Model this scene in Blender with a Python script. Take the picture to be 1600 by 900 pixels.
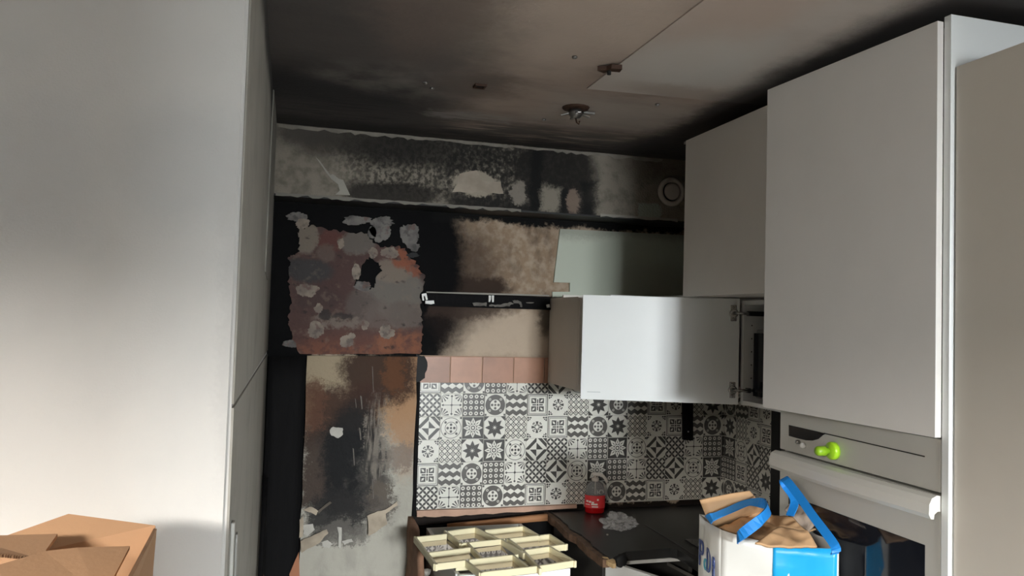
import bpy, bmesh, math, random
import numpy as np
from mathutils import Matrix, Vector, noise as mnoise

for o in list(bpy.data.objects): bpy.data.objects.remove(o, do_unlink=True)
SC = bpy.context.scene
COL = SC.collection
random.seed(7)

# ---------------------------------------------------------------- camera
FPX = 1215.0                      # focal length in pixels of a 1600 px wide frame
YAW, PITCH, ROLL = 0.275766, 0.040171, 0.028433
CAM = Vector((0.0, 0.0, 1.77))
_fwd = Vector((math.sin(YAW)*math.cos(PITCH), math.cos(YAW)*math.cos(PITCH), math.sin(PITCH)))
_rt = Vector((math.cos(YAW), -math.sin(YAW), 0))
_up = _rt.cross(_fwd)
R_ = _rt*math.cos(ROLL) + _up*math.sin(ROLL)
U_ = -_rt*math.sin(ROLL) + _up*math.cos(ROLL)
cd = bpy.data.cameras.new('camera')
cd.sensor_fit = 'HORIZONTAL'; cd.sensor_width = 36.0; cd.lens = 36.0*FPX/1600.0
cd.clip_start = 0.02; cd.clip_end = 60
cam = bpy.data.objects.new('camera', cd); COL.objects.link(cam)
M = Matrix.Identity(4)
for i in range(3):
    M[i][0] = R_[i]; M[i][1] = U_[i]; M[i][2] = -_fwd[i]; M[i][3] = CAM[i]
cam.matrix_world = M
SC.camera = cam

# ---------------------------------------------------------------- world and window light
w = bpy.data.worlds.new('world'); SC.world = w; w.use_nodes = True
w.node_tree.nodes['Background'].inputs[0].default_value = (0.75, 0.86, 1.0, 1)
w.node_tree.nodes['Background'].inputs[1].default_value = 0.02

def area(name, loc, target, sx, sy, power, color, spread=180):
    l = bpy.data.lights.new(name, 'AREA'); l.shape = 'RECTANGLE'; l.size = sx; l.size_y = sy
    l.energy = power; l.color = color; l.spread = math.radians(spread)
    o = bpy.data.objects.new(name, l); COL.objects.link(o)
    o.location = loc
    d = Vector(target) - Vector(loc)
    o.rotation_euler = d.to_track_quat('-Z', 'Y').to_euler()
    return o
# overcast sky seen above the roofs opposite, entering through the two windows of the room behind the camera
area('sky_behind', (1.0, -7.0, 2.35), (1.0, 0.0, 2.35), 4.6, 1.1, 3700, (0.92, 0.97, 1.0))
area('sky_left', (-3.1, -3.4, 3.15), (-1.6, 0.0, 3.15), 2.8, 0.8, 980, (1.0, 0.94, 0.87))

SC.view_settings.view_transform = 'Standard'
SC.view_settings.look = 'None'
SC.view_settings.exposure = 0.50
SC.view_settings.gamma = 1.0
SC.view_settings.use_curve_mapping = False

# ---------------------------------------------------------------- measuring helpers (a ray of the survey meets a known plane of the room)
def ray(x, y): return R_*((x-800)/FPX) - U_*((y-450)/FPX) + _fwd
def WY(x, y, Y): d = ray(x, y); return CAM + d*(Y/d.y)
def WX(x, y, X): d = ray(x, y); return CAM + d*(X/d.x)
def WZ(x, y, Z): d = ray(x, y); return CAM + d*((Z-CAM.z)/d.z)

# room planes
BACK, RIGHT, CEIL, SOFF = 3.42, 2.08, 2.53, 3.24
LEFTX, LWALL = -0.087, 1.40

# ---------------------------------------------------------------- node expression helpers
def s2l(c):
    r = []
    for v in c[:3]:
        v = v/255.0
        r.append(v/12.92 if v <= 0.04045 else ((v+0.055)/1.055)**2.4)
    return (r[0], r[1], r[2], 1)

class V:
    def __init__(s, nt, k): s.nt, s.k = nt, k
    def _m(s, op, *a):
        n = s.nt.nodes.new('ShaderNodeMath'); n.operation = op
        for i, x in enumerate((s,)+a):
            if isinstance(x, V): s.nt.links.new(x.k, n.inputs[i])
            else: n.inputs[i].default_value = float(x)
        return V(s.nt, n.outputs[0])
    def __add__(s, o): return s._m('ADD', o)
    def __radd__(s, o): return s._m('ADD', o)
    def __sub__(s, o): return s._m('SUBTRACT', o)
    def __rsub__(s, o): return s._m('MULTIPLY', -1.0)._m('ADD', o)
    def __mul__(s, o): return s._m('MULTIPLY', o)
    def __rmul__(s, o): return s._m('MULTIPLY', o)
    def __truediv__(s, o): return s._m('DIVIDE', o)
    def __lt__(s, o): return s._m('LESS_THAN', o)
    def __gt__(s, o): return s._m('GREATER_THAN', o)
    def abs(s): return s._m('ABSOLUTE')
    def frac(s): return s._m('FRACT')
    def sin(s): return s._m('SINE')
    def cos(s): return s._m('COSINE')
    def min(s, o): return s._m('MINIMUM', o)
    def max(s, o): return s._m('MAXIMUM', o)
    def sqrt(s): return s._m('SQRT')
    def atan2(s, o): return s._m('ARCTAN2', o)
    def ss(s, a, b):
        n = s.nt.nodes.new('ShaderNodeMapRange'); n.interpolation_type = 'SMOOTHSTEP'
        s.nt.links.new(s.k, n.inputs[0]); n.inputs[1].default_value = a; n.inputs[2].default_value = b
        return V(s.nt, n.outputs[0])
def hyp(a, b): return (a*a + b*b).sqrt()
def AND(*a):
    r = a[0]
    for x in a[1:]: r = r*x
    return r
def OR(*a):
    r = a[0]
    for x in a[1:]: r = r.max(x)
    return r
def NOT(a): return 1.0 - a

class Mat:
    def __init__(s, name, color=(0.8, 0.8, 0.8, 1), rough=0.5, metal=0.0, spec=0.5):
        s.m = bpy.data.materials.new(name); s.m.use_nodes = True; s.nt = s.m.node_tree
        s.b = s.nt.nodes['Principled BSDF']
        s.b.inputs['Base Color'].default_value = color
        s.b.inputs['Roughness'].default_value = rough
        s.b.inputs['Metallic'].default_value = metal
        s.b.inputs['Specular IOR Level'].default_value = spec
        s.col = None; s._tc = None
        s.base = color
    def tc(s):
        if not s._tc: s._tc = s.nt.nodes.new('ShaderNodeTexCoord')
        return s._tc.outputs['Object']
    def xyz(s, vec=None):
        n = s.nt.nodes.new('ShaderNodeSeparateXYZ'); s.nt.links.new(vec or s.tc(), n.inputs[0])
        return [V(s.nt, n.outputs[i]) for i in range(3)]
    def vec(s, x, y, z):
        n = s.nt.nodes.new('ShaderNodeCombineXYZ')
        for i, q in enumerate((x, y, z)):
            if isinstance(q, V): s.nt.links.new(q.k, n.inputs[i])
            else: n.inputs[i].default_value = q
        return n.outputs[0]
    def noise(s, scale, detail=4, stretch=(1, 1, 1), rough=0.55, off=0.0):
        mp = s.nt.nodes.new('ShaderNodeMapping'); s.nt.links.new(s.tc(), mp.inputs[0])
        mp.inputs['Scale'].default_value = stretch; mp.inputs['Location'].default_value = (off, off*1.7, off*0.6)
        n = s.nt.nodes.new('ShaderNodeTexNoise'); n.inputs['Scale'].default_value = scale
        n.inputs['Detail'].default_value = detail; n.inputs['Roughness'].default_value = rough
        s.nt.links.new(mp.outputs[0], n.inputs['Vector'])
        return V(s.nt, n.outputs[0])
    def mix(s, mask, color):
        """lay a colour over the present one where mask is 1"""
        n = s.nt.nodes.new('ShaderNodeMix'); n.data_type = 'RGBA'
        if isinstance(mask, V): s.nt.links.new(mask.k, n.inputs[0])
        else: n.inputs[0].default_value = mask
        if s.col is None: n.inputs[6].default_value = s.base
        else: s.nt.links.new(s.col, n.inputs[6])
        n.inputs[7].default_value = color
        s.col = n.outputs[2]
        s.nt.links.new(s.col, s.b.inputs['Base Color'])
        return s
    def bump(s, h, strength=0.3, dist=0.01):
        n = s.nt.nodes.new('ShaderNodeBump'); n.inputs['Strength'].default_value = strength
        n.inputs['Distance'].default_value = dist
        s.nt.links.new(h.k, n.inputs['Height']); s.nt.links.new(n.outputs[0], s.b.inputs['Normal'])
        return s
    def roughness(s, v): s.nt.links.new(v.k, s.b.inputs['Roughness']); return s

def plain(name, rgb, rough=0.5, metal=0.0, var=0.12, scale=8, bump=0.0, bscale=60, spec=0.5, stretch=(1, 1, 1)):
    c = s2l(rgb); m = Mat(name, c, rough, metal, spec)
    if var:
        n = m.noise(scale, 4, stretch).ss(0.3, 0.75)
        m.mix(n*var*2.0, tuple(v*0.55 for v in c[:3])+(1,))
    if bump: m.bump(m.noise(bscale, 5, stretch), bump, 0.004)
    return m.m

# ---------------------------------------------------------------- mesh helpers
def link(name, me, mat=None, parent=None):
    o = bpy.data.objects.new(name, me); COL.objects.link(o)
    if mat is not None: me.materials.append(mat)
    if parent is not None:
        o.parent = parent
        o.matrix_parent_inverse = parent_world(parent).inverted()
    return o
def parent_world(p):
    m = p.matrix_basis.copy()
    if p.parent: m = parent_world(p.parent) @ p.matrix_parent_inverse @ m
    return m
def tag(o, label, cat, group=None):
    o['label'] = label; o['category'] = cat
    if group: o['group'] = group
    return o
def struct(o, label=None):
    o['kind'] = 'structure'
    if label: o['label'] = label
    return o
def thing(name, loc, label, cat, group=None):
    o = bpy.data.objects.new(name, None); COL.objects.link(o); o.location = loc
    o.empty_display_size = 0.05
    return tag(o, label, cat, group)
def fin(bm, name, smooth=False):
    bmesh.ops.recalc_face_normals(bm, faces=bm.faces)
    me = bpy.data.meshes.new(name); bm.to_mesh(me); bm.free()
    if smooth:
        for p in me.polygons: p.use_smooth = True
    return me
def addbox(bm, x0, x1, y0, y1, z0, z1, mtx=None):
    vs = [bm.verts.new((x, y, z)) for x in (x0, x1) for y in (y0, y1) for z in (z0, z1)]
    for f in ((0, 1, 3, 2), (4, 6, 7, 5), (0, 4, 5, 1), (2, 3, 7, 6), (0, 2, 6, 4), (1, 5, 7, 3)):
        bm.faces.new([vs[i] for i in f])
    if mtx is not None: bmesh.ops.transform(bm, matrix=mtx, verts=vs)
    return vs
def box(name, x0, x1, y0, y1, z0, z1, mat, parent=None, bev=0.0, mtx=None, seg=2):
    bm = bmesh.new(); addbox(bm, x0, x1, y0, y1, z0, z1)
    if bev: bmesh.ops.bevel(bm, geom=bm.edges[:], offset=bev, segments=seg, affect='EDGES', profile=0.5)
    if mtx is not None: bmesh.ops.transform(bm, matrix=mtx, verts=bm.verts)
    return link(name, fin(bm, name), mat, parent)
def boxes(name, lst, mat, parent=None, bev=0.0, mtx=None):
    bm = bmesh.new()
    for b in lst: addbox(bm, *b)
    if bev: bmesh.ops.bevel(bm, geom=bm.edges[:], offset=bev, segments=1, affect='EDGES')
    if mtx is not None: bmesh.ops.transform(bm, matrix=mtx, verts=bm.verts)
    return link(name, fin(bm, name), mat, parent)
def lathe(name, prof, mat, parent=None, mtx=None, n=32, smooth=True, caps=True):
    bm = bmesh.new(); rings = []
    for r, z in prof:
        rings.append([bm.verts.new((r*math.cos(2*math.pi*i/n), r*math.sin(2*math.pi*i/n), z)) for i in range(n)])
    for a, b in zip(rings, rings[1:]):
        for i in range(n): bm.faces.new((a[i], a[(i+1) % n], b[(i+1) % n], b[i]))
    if caps:
        bm.faces.new(rings[0]); bm.faces.new(rings[-1])
    if mtx is not None: bmesh.ops.transform(bm, matrix=mtx, verts=bm.verts)
    return link(name, fin(bm, name, smooth), mat, parent)
def tube(name, pts, r, mat, parent=None, n=8, radii=None):
    bm = bmesh.new(); rings = []
    pts = [Vector(p) for p in pts]
    for i, p in enumerate(pts):
        d = (pts[min(i+1, len(pts)-1)] - pts[max(i-1, 0)]).normalized()
        a = d.cross(Vector((0.13, 0.21, 1.0))); a.normalize(); b = d.cross(a)
        rr = radii[i] if radii else r
        rings.append([bm.verts.new(p + (a*math.cos(2*math.pi*k/n) + b*math.sin(2*math.pi*k/n))*rr) for k in range(n)])
    for a, b in zip(rings, rings[1:]):
        for i in range(n): bm.faces.new((a[i], a[(i+1) % n], b[(i+1) % n], b[i]))
    bm.faces.new(rings[0]); bm.faces.new(rings[-1])
    return link(name, fin(bm, name, True), mat, parent)
def slab(name, pts, thick, mat, parent=None, direction=None, holes=()):
    """a flat or gently folded outline given in 3-D, with its own thickness along direction"""
    bm = bmesh.new(); edges = []
    for loop in [pts]+list(holes):
        vs = [bm.verts.new(p) for p in loop]
        for i in range(len(vs)): edges.append(bm.edges.new((vs[i], vs[(i+1) % len(vs)])))
    bmesh.ops.triangle_fill(bm, edges=edges, use_beauty=True)
    d = Vector(direction).normalized()*thick
    r = bmesh.ops.extrude_face_region(bm, geom=bm.faces[:])
    bmesh.ops.translate(bm, vec=d, verts=[v for v in r['geom'] if isinstance(v, bmesh.types.BMVert)])
    return link(name, fin(bm, name), mat, parent)
def quadslab(name, a, b, c, d, thick, mat, parent=None, nx=6, nz=6, wob=0.0, seed=0.0, bulge=None, crumpled=False):
    """a sheet spanned between four corners, slightly wavy, with thickness"""
    a, b, c, d = [Vector(q) for q in (a, b, c, d)]
    nrm = (b-a).cross(d-a).normalized()
    bm = bmesh.new(); L = []
    for s in (0, 1):
        g = []
        for j in range(nz+1):
            row = []
            for i in range(nx+1):
                u, v = i/nx, j/nz
                p = (a*(1-u)+b*u)*(1-v) + (d*(1-u)+c*u)*v
                off = wob*(mnoise.noise(p*9+Vector((seed, seed, 0))) + (0.6*abs(mnoise.noise(p*30+Vector((seed, 0, seed)))) if crumpled else 0))
                if bulge: off += bulge*math.sin(math.pi*u)*math.sin(math.pi*v)
                row.append(bm.verts.new(p + nrm*(off + s*thick)))
            g.append(row)
        L.append(g)
    for s in (0, 1):
        for j in range(nz):
            for i in range(nx): bm.faces.new((L[s][j][i], L[s][j][i+1], L[s][j+1][i+1], L[s][j+1][i]))
    def side(seq):
        for p, q in zip(seq, seq[1:]):
            bm.faces.new((L[0][p[1]][p[0]], L[0][q[1]][q[0]], L[1][q[1]][q[0]], L[1][p[1]][p[0]]))
    side([(i, 0) for i in range(nx+1)]); side([(i, nz) for i in range(nx+1)])
    side([(0, j) for j in range(nz+1)]); side([(nx, j) for j in range(nz+1)])
    return link(name, fin(bm, name, wob > 0 or bulge is not None), mat, parent)
def jag(pts, amp, sub=4, seed=0):
    """break straight outline edges into ragged ones (2-D points)"""
    rnd = random.Random(seed); out = []
    for i, p in enumerate(pts):
        q = pts[(i+1) % len(pts)]
        for k in range(sub):
            t = k/sub; a = amp if k else amp*0.4
            out.append((p[0]+(q[0]-p[0])*t + rnd.uniform(-a, a), p[1]+(q[1]-p[1])*t + rnd.uniform(-a, a)))
    return out
def ell(cx, cy, rx, ry, n=26, amp=0.18, seed=0):
    rnd = random.Random(seed); ph = [rnd.uniform(0, 6.28) for _ in range(4)]; out = []
    for i in range(n):
        t = 2*math.pi*i/n
        k = 1 + amp*(0.6*math.sin(2*t+ph[0])+0.5*math.sin(3*t+ph[1])+0.45*math.sin(5*t+ph[2])+0.4*math.sin(9*t+ph[3])) + rnd.uniform(-1, 1)*amp*0.25
        out.append((cx+rx*k*math.cos(t), cy+ry*k*math.sin(t)))
    return out

# ---------------------------------------------------------------- surface materials of the burnt room
def stained(name, base, rough, layers, axes='xz', warp=(7, 0.10, 45, 0.03), grain=None, bump=(90, 0.25), fine=0.03, spec=0.3):
    """base colour with soot / burn / bare / painted shade patches; every patch has its own place, size and ragged outline"""
    m = Mat(name, s2l(base), rough, 0, spec)
    x, y, z = m.xyz()
    a, b = {'xz': (x, z), 'xy': (x, y), 'yz': (y, z)}[axes]
    n1 = m.noise(warp[0], 5, off=1.3) - 0.5; n2 = m.noise(warp[0], 5, off=7.7) - 0.5
    n3 = m.noise(warp[2], 5, off=3.1) - 0.5; n4 = m.noise(warp[2], 5, off=9.9) - 0.5
    n5 = m.noise(150, 4, off=5.5) - 0.5; n6 = m.noise(150, 4, off=12.5) - 0.5
    a = a + n1*(warp[1]*2) + n3*(warp[3]*2) + n5*fine; b = b + n2*(warp[1]*2) + n4*(warp[3]*2) + n6*fine
    if grain:
        g = m.noise(grain[0], 6, grain[1]).ss(grain[3], grain[4])
        m.mix(g*grain[5], s2l(grain[2]))
    for L in layers:
        kind, p, soft, col, amt = L[:5]
        if kind == 'e':
            d = 1.0 - hyp((a-p[0])/p[2], (b-p[1])/p[3])
            mask = d.ss(-soft*0.5, soft*0.5)
        else:       # box x0,x1,z0,z1, softness in metres
            d = ((a-p[0]).min(p[1]-a)).min((b-p[2]).min(p[3]-b))
            mask = d.ss(-soft*0.5, soft*0.5)
        mask = mask*amt
        if len(L) > 5:   # grainy patches: (scale, stretch, lo, hi)
            gs = L[5]
            mask = mask*m.noise(gs[0], 6, gs[1], off=p[0]*3).ss(gs[2], gs[3])
        m.mix(mask, s2l(col))
    if bump: m.bump(m.noise(bump[0], 6, off=2.0), bump[1], 0.01)
    return m.m

K = (11, 11, 12)
mat_backwall = stained('burnt_shaded_plaster', (176, 158, 138), 0.85, [
    ('b', (0.5, 1.2, 1.6, 1.84), 0.05, (196, 178, 158), 0.8),
    ('e', (0.95, 2.02, 0.36, 0.22), 0.5, (150, 128, 106), 0.9, (26, (1, 1, 1), 0.35, 0.6)),
    ('e', (1.05, 2.12, 0.12, 0.16), 0.7, (58, 48, 42), 0.55, (14, (1, 1, 0.5), 0.45, 0.65)),
    ('e', (0.80, 1.91, 0.17, 0.05), 0.7, (48, 36, 30), 0.95),
    ('e', (0.72, 1.96, 0.20, 0.22), 1.0, (62, 50, 43), 0.8),
    ('e', (0.55, 2.05, 0.20, 0.34), 0.45, K, 1.0),
    ('e', (0.50, 1.72, 0.24, 0.16), 0.7, (30, 24, 22), 1.0),  # with the next patch: soot and arc shadows painted on the lower plaster
    ('e', (0.72, 1.82, 0.25, 0.05), 0.8, (60, 48, 42), 0.8),
    ('e', (1.14, 1.80, 0.05, 0.10), 0.8, (70, 60, 52), 0.8),
    ('e', (0.56, 1.56, 0.09, 0.20), 0.6, K, 0.95),
    ('b', (-0.5, 2.3, 2.205, 2.6), 0.03, (18, 18, 18), 1.0),
    ('b', (-0.5, 0.585, 1.597, 2.6), 0.03, K, 1.0),
    ('b', (-0.5, 0.10, -0.5, 1.7), 0.02, (8, 8, 9), 1.0),
    ('b', (0.3, 2.3, -0.5, 0.925), 0.02, (36, 30, 27), 1.0),
], warp=(7, 0.05, 45, 0.028), grain=(22, (1, 1, 1), (120, 100, 84), 0.5, 0.75, 0.5), fine=0.022, spec=0.15)
mat_soffit = stained('sooty_soffit_plaster', (139, 132, 120), 0.9, [
    ('e', (0.28, 2.49, 0.34, 0.09), 0.9, (53, 50, 46), 0.85),
    ('e', (0.62, 2.40, 0.45, 0.15), 0.7, (37, 35, 33), 0.8, (60, (1, 1, 0.9), 0.40, 0.60)),
    ('e', (0.55, 2.47, 0.35, 0.07), 0.8, (37, 35, 33), 0.7),
    ('e', (0.38, 2.275, 0.20, 0.06), 0.5, (37, 34, 32), 0.9),
    ('b', (0.62, 1.30, 2.20, 2.30), 0.08, (31, 29, 28), 0.9),
    ('e', (0.92, 2.40, 0.34, 0.18), 0.5, (33, 32, 31), 0.85, (56, (1, 1, 0.8), 0.36, 0.56)),
    ('e', (1.10, 2.43, 0.20, 0.14), 0.45, (39, 37, 35), 0.95),
    ('b', (0.985, 1.04, 2.2, 2.52), 0.03, (24, 24, 24), 0.95),
    ('b', (1.125, 1.16, 2.2, 2.36), 0.03, (27, 27, 27), 0.9),
    ('b', (1.225, 1.30, 2.2, 2.40), 0.04, (27, 27, 27), 0.9),
    ('e', (0.745, 2.345, 0.10, 0.05), 0.25, (163, 154, 139), 0.95),
    ('e', (0.93, 2.32, 0.04, 0.05), 0.35, (139, 132, 122), 0.9),
    ('b', (1.045, 1.12, 2.25, 2.36), 0.03, (146, 139, 126), 0.9),
    ('e', (1.19, 2.30, 0.03, 0.06), 0.4, (139, 122, 109), 0.8),
    ('e', (1.62, 2.50, 0.22, 0.07), 0.9, (78, 65, 55), 0.5),
    ('b', (1.50, 1.62, 2.20, 2.31), 0.015, (163, 171, 159), 0.8),
    ('e', (0.02, 2.50, 0.10, 0.05), 0.8, (74, 70, 66), 0.7),
], warp=(8, 0.035, 60, 0.016), grain=(18, (1, 1, 1), (89, 83, 74), 0.45, 0.7, 0.6), bump=(120, 0.5))
mat_ceiling = stained('sooty_shaded_ceiling_paint', (171, 155, 144), 0.75, [
    ('e', (0.62, 1.80, 0.34, 0.40), 1.0, (203, 187, 173), 0.8),
    ('e', (0.10, 2.35, 0.42, 0.9), 0.9, (84, 82, 82), 0.9),
    ('e', (-0.05, 2.95, 0.60, 0.5), 0.7, (51, 51, 54), 0.95),
    ('b', (-0.5, 2.5, 2.86, 3.6), 0.40, (84, 81, 80), 0.9, (8, (0.5, 3, 1), 0.30, 0.55)),
    ('b', (-0.5, 2.5, 3.10, 3.6), 0.16, (48, 46, 46), 0.85),
    ('e', (0.30, 2.50, 0.24, 0.16), 1.0, (157, 152, 145), 0.5, (6, (1, 1, 1), 0.35, 0.7)),
    ('b', (0.45, 0.80, 2.80, 2.90), 0.06, (163, 160, 156), 0.6, (14, (0.5, 3, 1), 0.35, 0.55)),
    ('b', (0.85, 1.35, 2.45, 2.80), 0.25, (176, 169, 162), 0.6),
    ('b', (1.36, 2.4, -3, 3.2), 0.14, (52, 50, 51), 0.9),  # shade in the gap over the cabinets, put into the ceiling colour
    ('e', (0.56, 2.46, 0.14, 0.14), 0.9, (103, 93, 87), 0.7),
    ('e', (0.30, 1.75, 0.14, 0.5), 1.0, (136, 121, 112), 0.6),
], axes='xy', warp=(5, 0.10, 30, 0.03), grain=(7, (0.6, 1.6, 1), (137, 124, 115), 0.40, 0.75, 0.7), bump=(60, 0.15))
mat_ceilpatch = stained('pale_ceiling_board', (196, 187, 179), 0.7, [
    ('e', (1.02, 1.62, 0.14, 0.5), 1.0, (194, 176, 163), 0.8),
    ('e', (1.10, 2.02, 0.20, 0.24), 1.0, (209, 207, 202), 0.6),
    ('e', (1.25, 2.27, 0.25, 0.08), 0.9, (171, 158, 148), 0.8),
    ('b', (1.35, 2.4, -3, 3.2), 0.16, (65, 62, 63), 0.9),  # the same gap shade over the cabinets, painted onto the board
], axes='xy', warp=(5, 0.06, 30, 0.02), grain=(9, (0.6, 1.5, 1), (188, 178, 170), 0.45, 0.75, 0.6), bump=None)
mat_white = stained('white_painted_wall', (214, 214, 211), 0.75, [
    ('e', (-0.18, 2.02, 0.10, 0.10), 1.0, (178, 182, 184), 0.35),
    ('e', (-0.40, 1.98, 0.09, 0.12), 1.0, (190, 193, 194), 0.35),
    ('e', (-0.09, 1.75, 0.03, 0.30), 1.0, (186, 186, 184), 0.35),
], warp=(4, 0.05, 30, 0.01), grain=(6, (1, 1, 1), (206, 207, 205), 0.45, 0.75, 0.5), bump=(240, 0.10))
mat_reveal = stained('smoked_side_wall', (168, 166, 158), 0.8, [
    ('b', (2.95, 3.6, 1.2, 2.8), 0.25, (120, 116, 108), 0.7),
    ('b', (2.6, 3.6, 2.35, 2.8), 0.25, (60, 58, 56), 0.9),
    ('b', (1.2, 3.6, 2.44, 2.8), 0.10, (52, 50, 50), 0.9),
    ('e', (3.42, 1.0, 0.35, 0.9), 0.8, (60, 58, 55), 0.7),
], axes='yz', warp=(5, 0.05, 30, 0.02), grain=(6, (1, 1, 1), (140, 138, 130), 0.45, 0.75, 0.6), bump=(120, 0.15))
mat_room = plain('off_white_room_paint', (206, 205, 203), 0.8)
mat_room2 = plain('grey_room_paint', (132, 130, 127), 0.8)
mat_floor = plain('dusty_floor_tile', (150, 147, 142), 0.6)

# ---------------------------------------------------------------- room shell
struct(boxes('floor', [(-2.4, RIGHT+0.1, -1.0, BACK+0.1, -0.1, 0.0), (0.45, RIGHT+0.1, -4.5, -1.0, -0.1, 0.0)], mat_floor))
struct(box('wall_back', LEFTX-0.02, RIGHT+0.1, BACK, BACK+0.12, 0.0, CEIL, mat_backwall))
struct(box('wall_right', RIGHT, RIGHT+0.12, -4.5, BACK, 0.0, CEIL, mat_room))
ceil = struct(boxes('ceiling', [(-2.4, RIGHT+0.1, -1.0, BACK+0.1, CEIL, CEIL+0.1), (0.45, RIGHT+0.1, -4.5, -1.0, CEIL, CEIL+0.1)], mat_ceiling))
# side wall block: white face towards the room, smoked flank towards the kitchen niche
bm = bmesh.new(); addbox(bm, -2.4, LEFTX-0.004, LWALL, BACK+0.1, 0.0, CEIL)
bmesh.ops.bevel(bm, geom=[e for e in bm.edges if all(v.co.x > -1 and v.co.y < 2 for v in e.verts)], offset=0.006, segments=3, affect='EDGES')
wl = struct(link('wall_left', fin(bm, 'wall_left'), mat_white))
# smoked plasterboards on the flank, with the joint between them
box('plasterboard', LEFTX-0.004, LEFTX, LWALL+0.006, BACK, 1.612, CEIL, mat_reveal, wl, 0.0015)
quadslab('plasterboard', (LEFTX-0.004, LWALL+0.006, 0), (LEFTX-0.004, BACK, 0), (LEFTX-0.004, BACK, 1.596), (LEFTX-0.004, LWALL+0.006, 1.606), 0.004, mat_reveal, wl, 8, 8, 0.0)
# room behind the camera, with the two windows the daylight comes from
def framed_wall(name, pieces, mat):
    struct(boxes(name, pieces, mat))
W1 = (0.5, 1.6, 0.15, 2.2)       # balcony window far behind the camera
W2 = (-2.1, -1.0, 0.9, 2.35)     # window in the wall behind the camera to the left
framed_wall('wall_front', [(0.35, W1[0], -4.6, -4.5, 0, CEIL), (W1[1], RIGHT+0.1, -4.6, -4.5, 0, CEIL), (W1[0], W1[1], -4.6, -4.5, 0, W1[2]), (W1[0], W1[1], -4.6, -4.5, W1[3], CEIL)], mat_room2)
framed_wall('wall_added_partition', [(0.35, 0.45, -4.5, -1.1, 0, CEIL), (-2.5, W2[0], -1.1, -1.0, 0, CEIL), (W2[1], 0.45, -1.1, -1.0, 0, CEIL), (W2[0], W2[1], -1.1, -1.0, 0, W2[2]), (W2[0], W2[1], -1.1, -1.0, W2[3], CEIL)], mat_room2)  # unseen partition added to keep the far window's light off the white wall
framed_wall('wall_side', [(-2.5, -2.4, -1.0, LWALL, 0, CEIL)], mat_room)
mat_frame = plain('white_window_frame', (225, 225, 222), 0.4, var=0.05)
def window(name, axis, c, a0, a1, z0, z1):
    L = []
    t = 0.05
    spans = [(a0, a0+t, z0, z1), (a1-t, a1, z0, z1), (a0, a1, z0, z0+t), (a0, a1, z1-t, z1), ((a0+a1)/2-0.03, (a0+a1)/2+0.03, z0, z1)]
    for p0, p1, q0, q1 in spans:
        L.append((p0, p1, c-0.03, c+0.03, q0, q1) if axis == 'y' else (c-0.03, c+0.03, p0, p1, q0, q1))
    struct(boxes(name, L, mat_frame))
window('window_1', 'y', -4.55, *W1)
window('window_2', 'y', -1.05, *W2)

# boxed-in soffit along the back wall under the ceiling
sof = struct(box('wall_soffit', LEFTX, RIGHT, SOFF, BACK, 2.247, CEIL, mat_soffit))
mat_under = plain('black_soffit_board', (30, 30, 29), 0.6, var=0.3, scale=18, stretch=(0.3, 3, 1))  # plain black board closing the underside of the soffit
box('underside_board', LEFTX+0.001, RIGHT, SOFF+0.004, BACK-0.002, 2.239, 2.247, mat_under, sof)
mat_pale = plain('pale_torn_plaster', (160, 156, 146), 0.9, bump=0.4)
# ragged plaster lip along the ceiling line and lower edge of the soffit
def lip(name, x0, x1, z, dz, amp, step, y, th, seed, mat):
    rnd = random.Random(seed); top = []; bot = []
    x = x0
    while x < x1:
        top.append((x, y, z + dz + rnd.uniform(0, amp*0.2)))
        bot.append((x, y, z - rnd.uniform(0, amp)))
        x += rnd.uniform(step*0.5, step)
    slab(name, top + bot[::-1], th, mat, sof, (0, -1, 0))
lip('plaster_edge', LEFTX+0.01, 1.63, 2.521, 0.005, 0.012, 0.03, SOFF, 0.004, 3, plain('dusty_plaster_lip', (140, 134, 124), 0.9, var=0.4, scale=12))
lip('plaster_edge', LEFTX+0.01, 0.95, 2.246, 0.003, 0.012, 0.03, SOFF, 0.003, 5, plain('dirty_plaster_edge', (128, 124, 116), 0.9))
lip('plaster_edge', 1.32, 1.72, 2.246, 0.008, 0.006, 0.04, SOFF, 0.003, 6, mat_pale)
def wp(x, y, Y): v = WY(x, y, Y); return (v.x, Y, v.z)
# fallen strip mark and bare patches of filler on the soffit
slab('filler_patch', [wp(*q, SOFF) for q in ((493, 245), (500, 252), (516, 274), (520, 272), (530, 280), (536, 281), (547, 305), (524, 304), (531, 298), (528, 288), (518, 280), (510, 270))], 0.003, mat_pale, sof, (0, -1, 0))
slab('filler_patch', [wp(*q, SOFF) for q in jag([(718, 272), (745, 266), (752, 282), (782, 284), (786, 303), (765, 302), (748, 297), (738, 302), (707, 300), (714, 288)], 1.2, 3, 4)], 0.003, plain('bare_filler', (172, 160, 145), 0.9, var=0.3, scale=14), sof, (0, -1, 0))

# ---------------------------------------------------------------- ceiling pieces
slab('ceiling_board', [(0.898, 2.347, CEIL), (0.900, 1.0, CEIL), (RIGHT, 1.0, CEIL), (RIGHT, 2.27, CEIL)], 0.004, mat_ceilpatch, ceil, (0, 0, -1))
mat_dark = plain('charred_black', (17, 17, 18), 0.7, var=0.3, scale=20, bump=0.5, bscale=40)
mat_steel = plain('scorched_steel', (150, 148, 145), 0.35, 0.9, 0.3, 30)
mat_brownmetal = plain('rusty_brown_metal', (70, 48, 36), 0.7, 0.4)
mat_plastic_white = plain('smoked_white_plastic', (206, 197, 186), 0.45, var=0.15)

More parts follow.
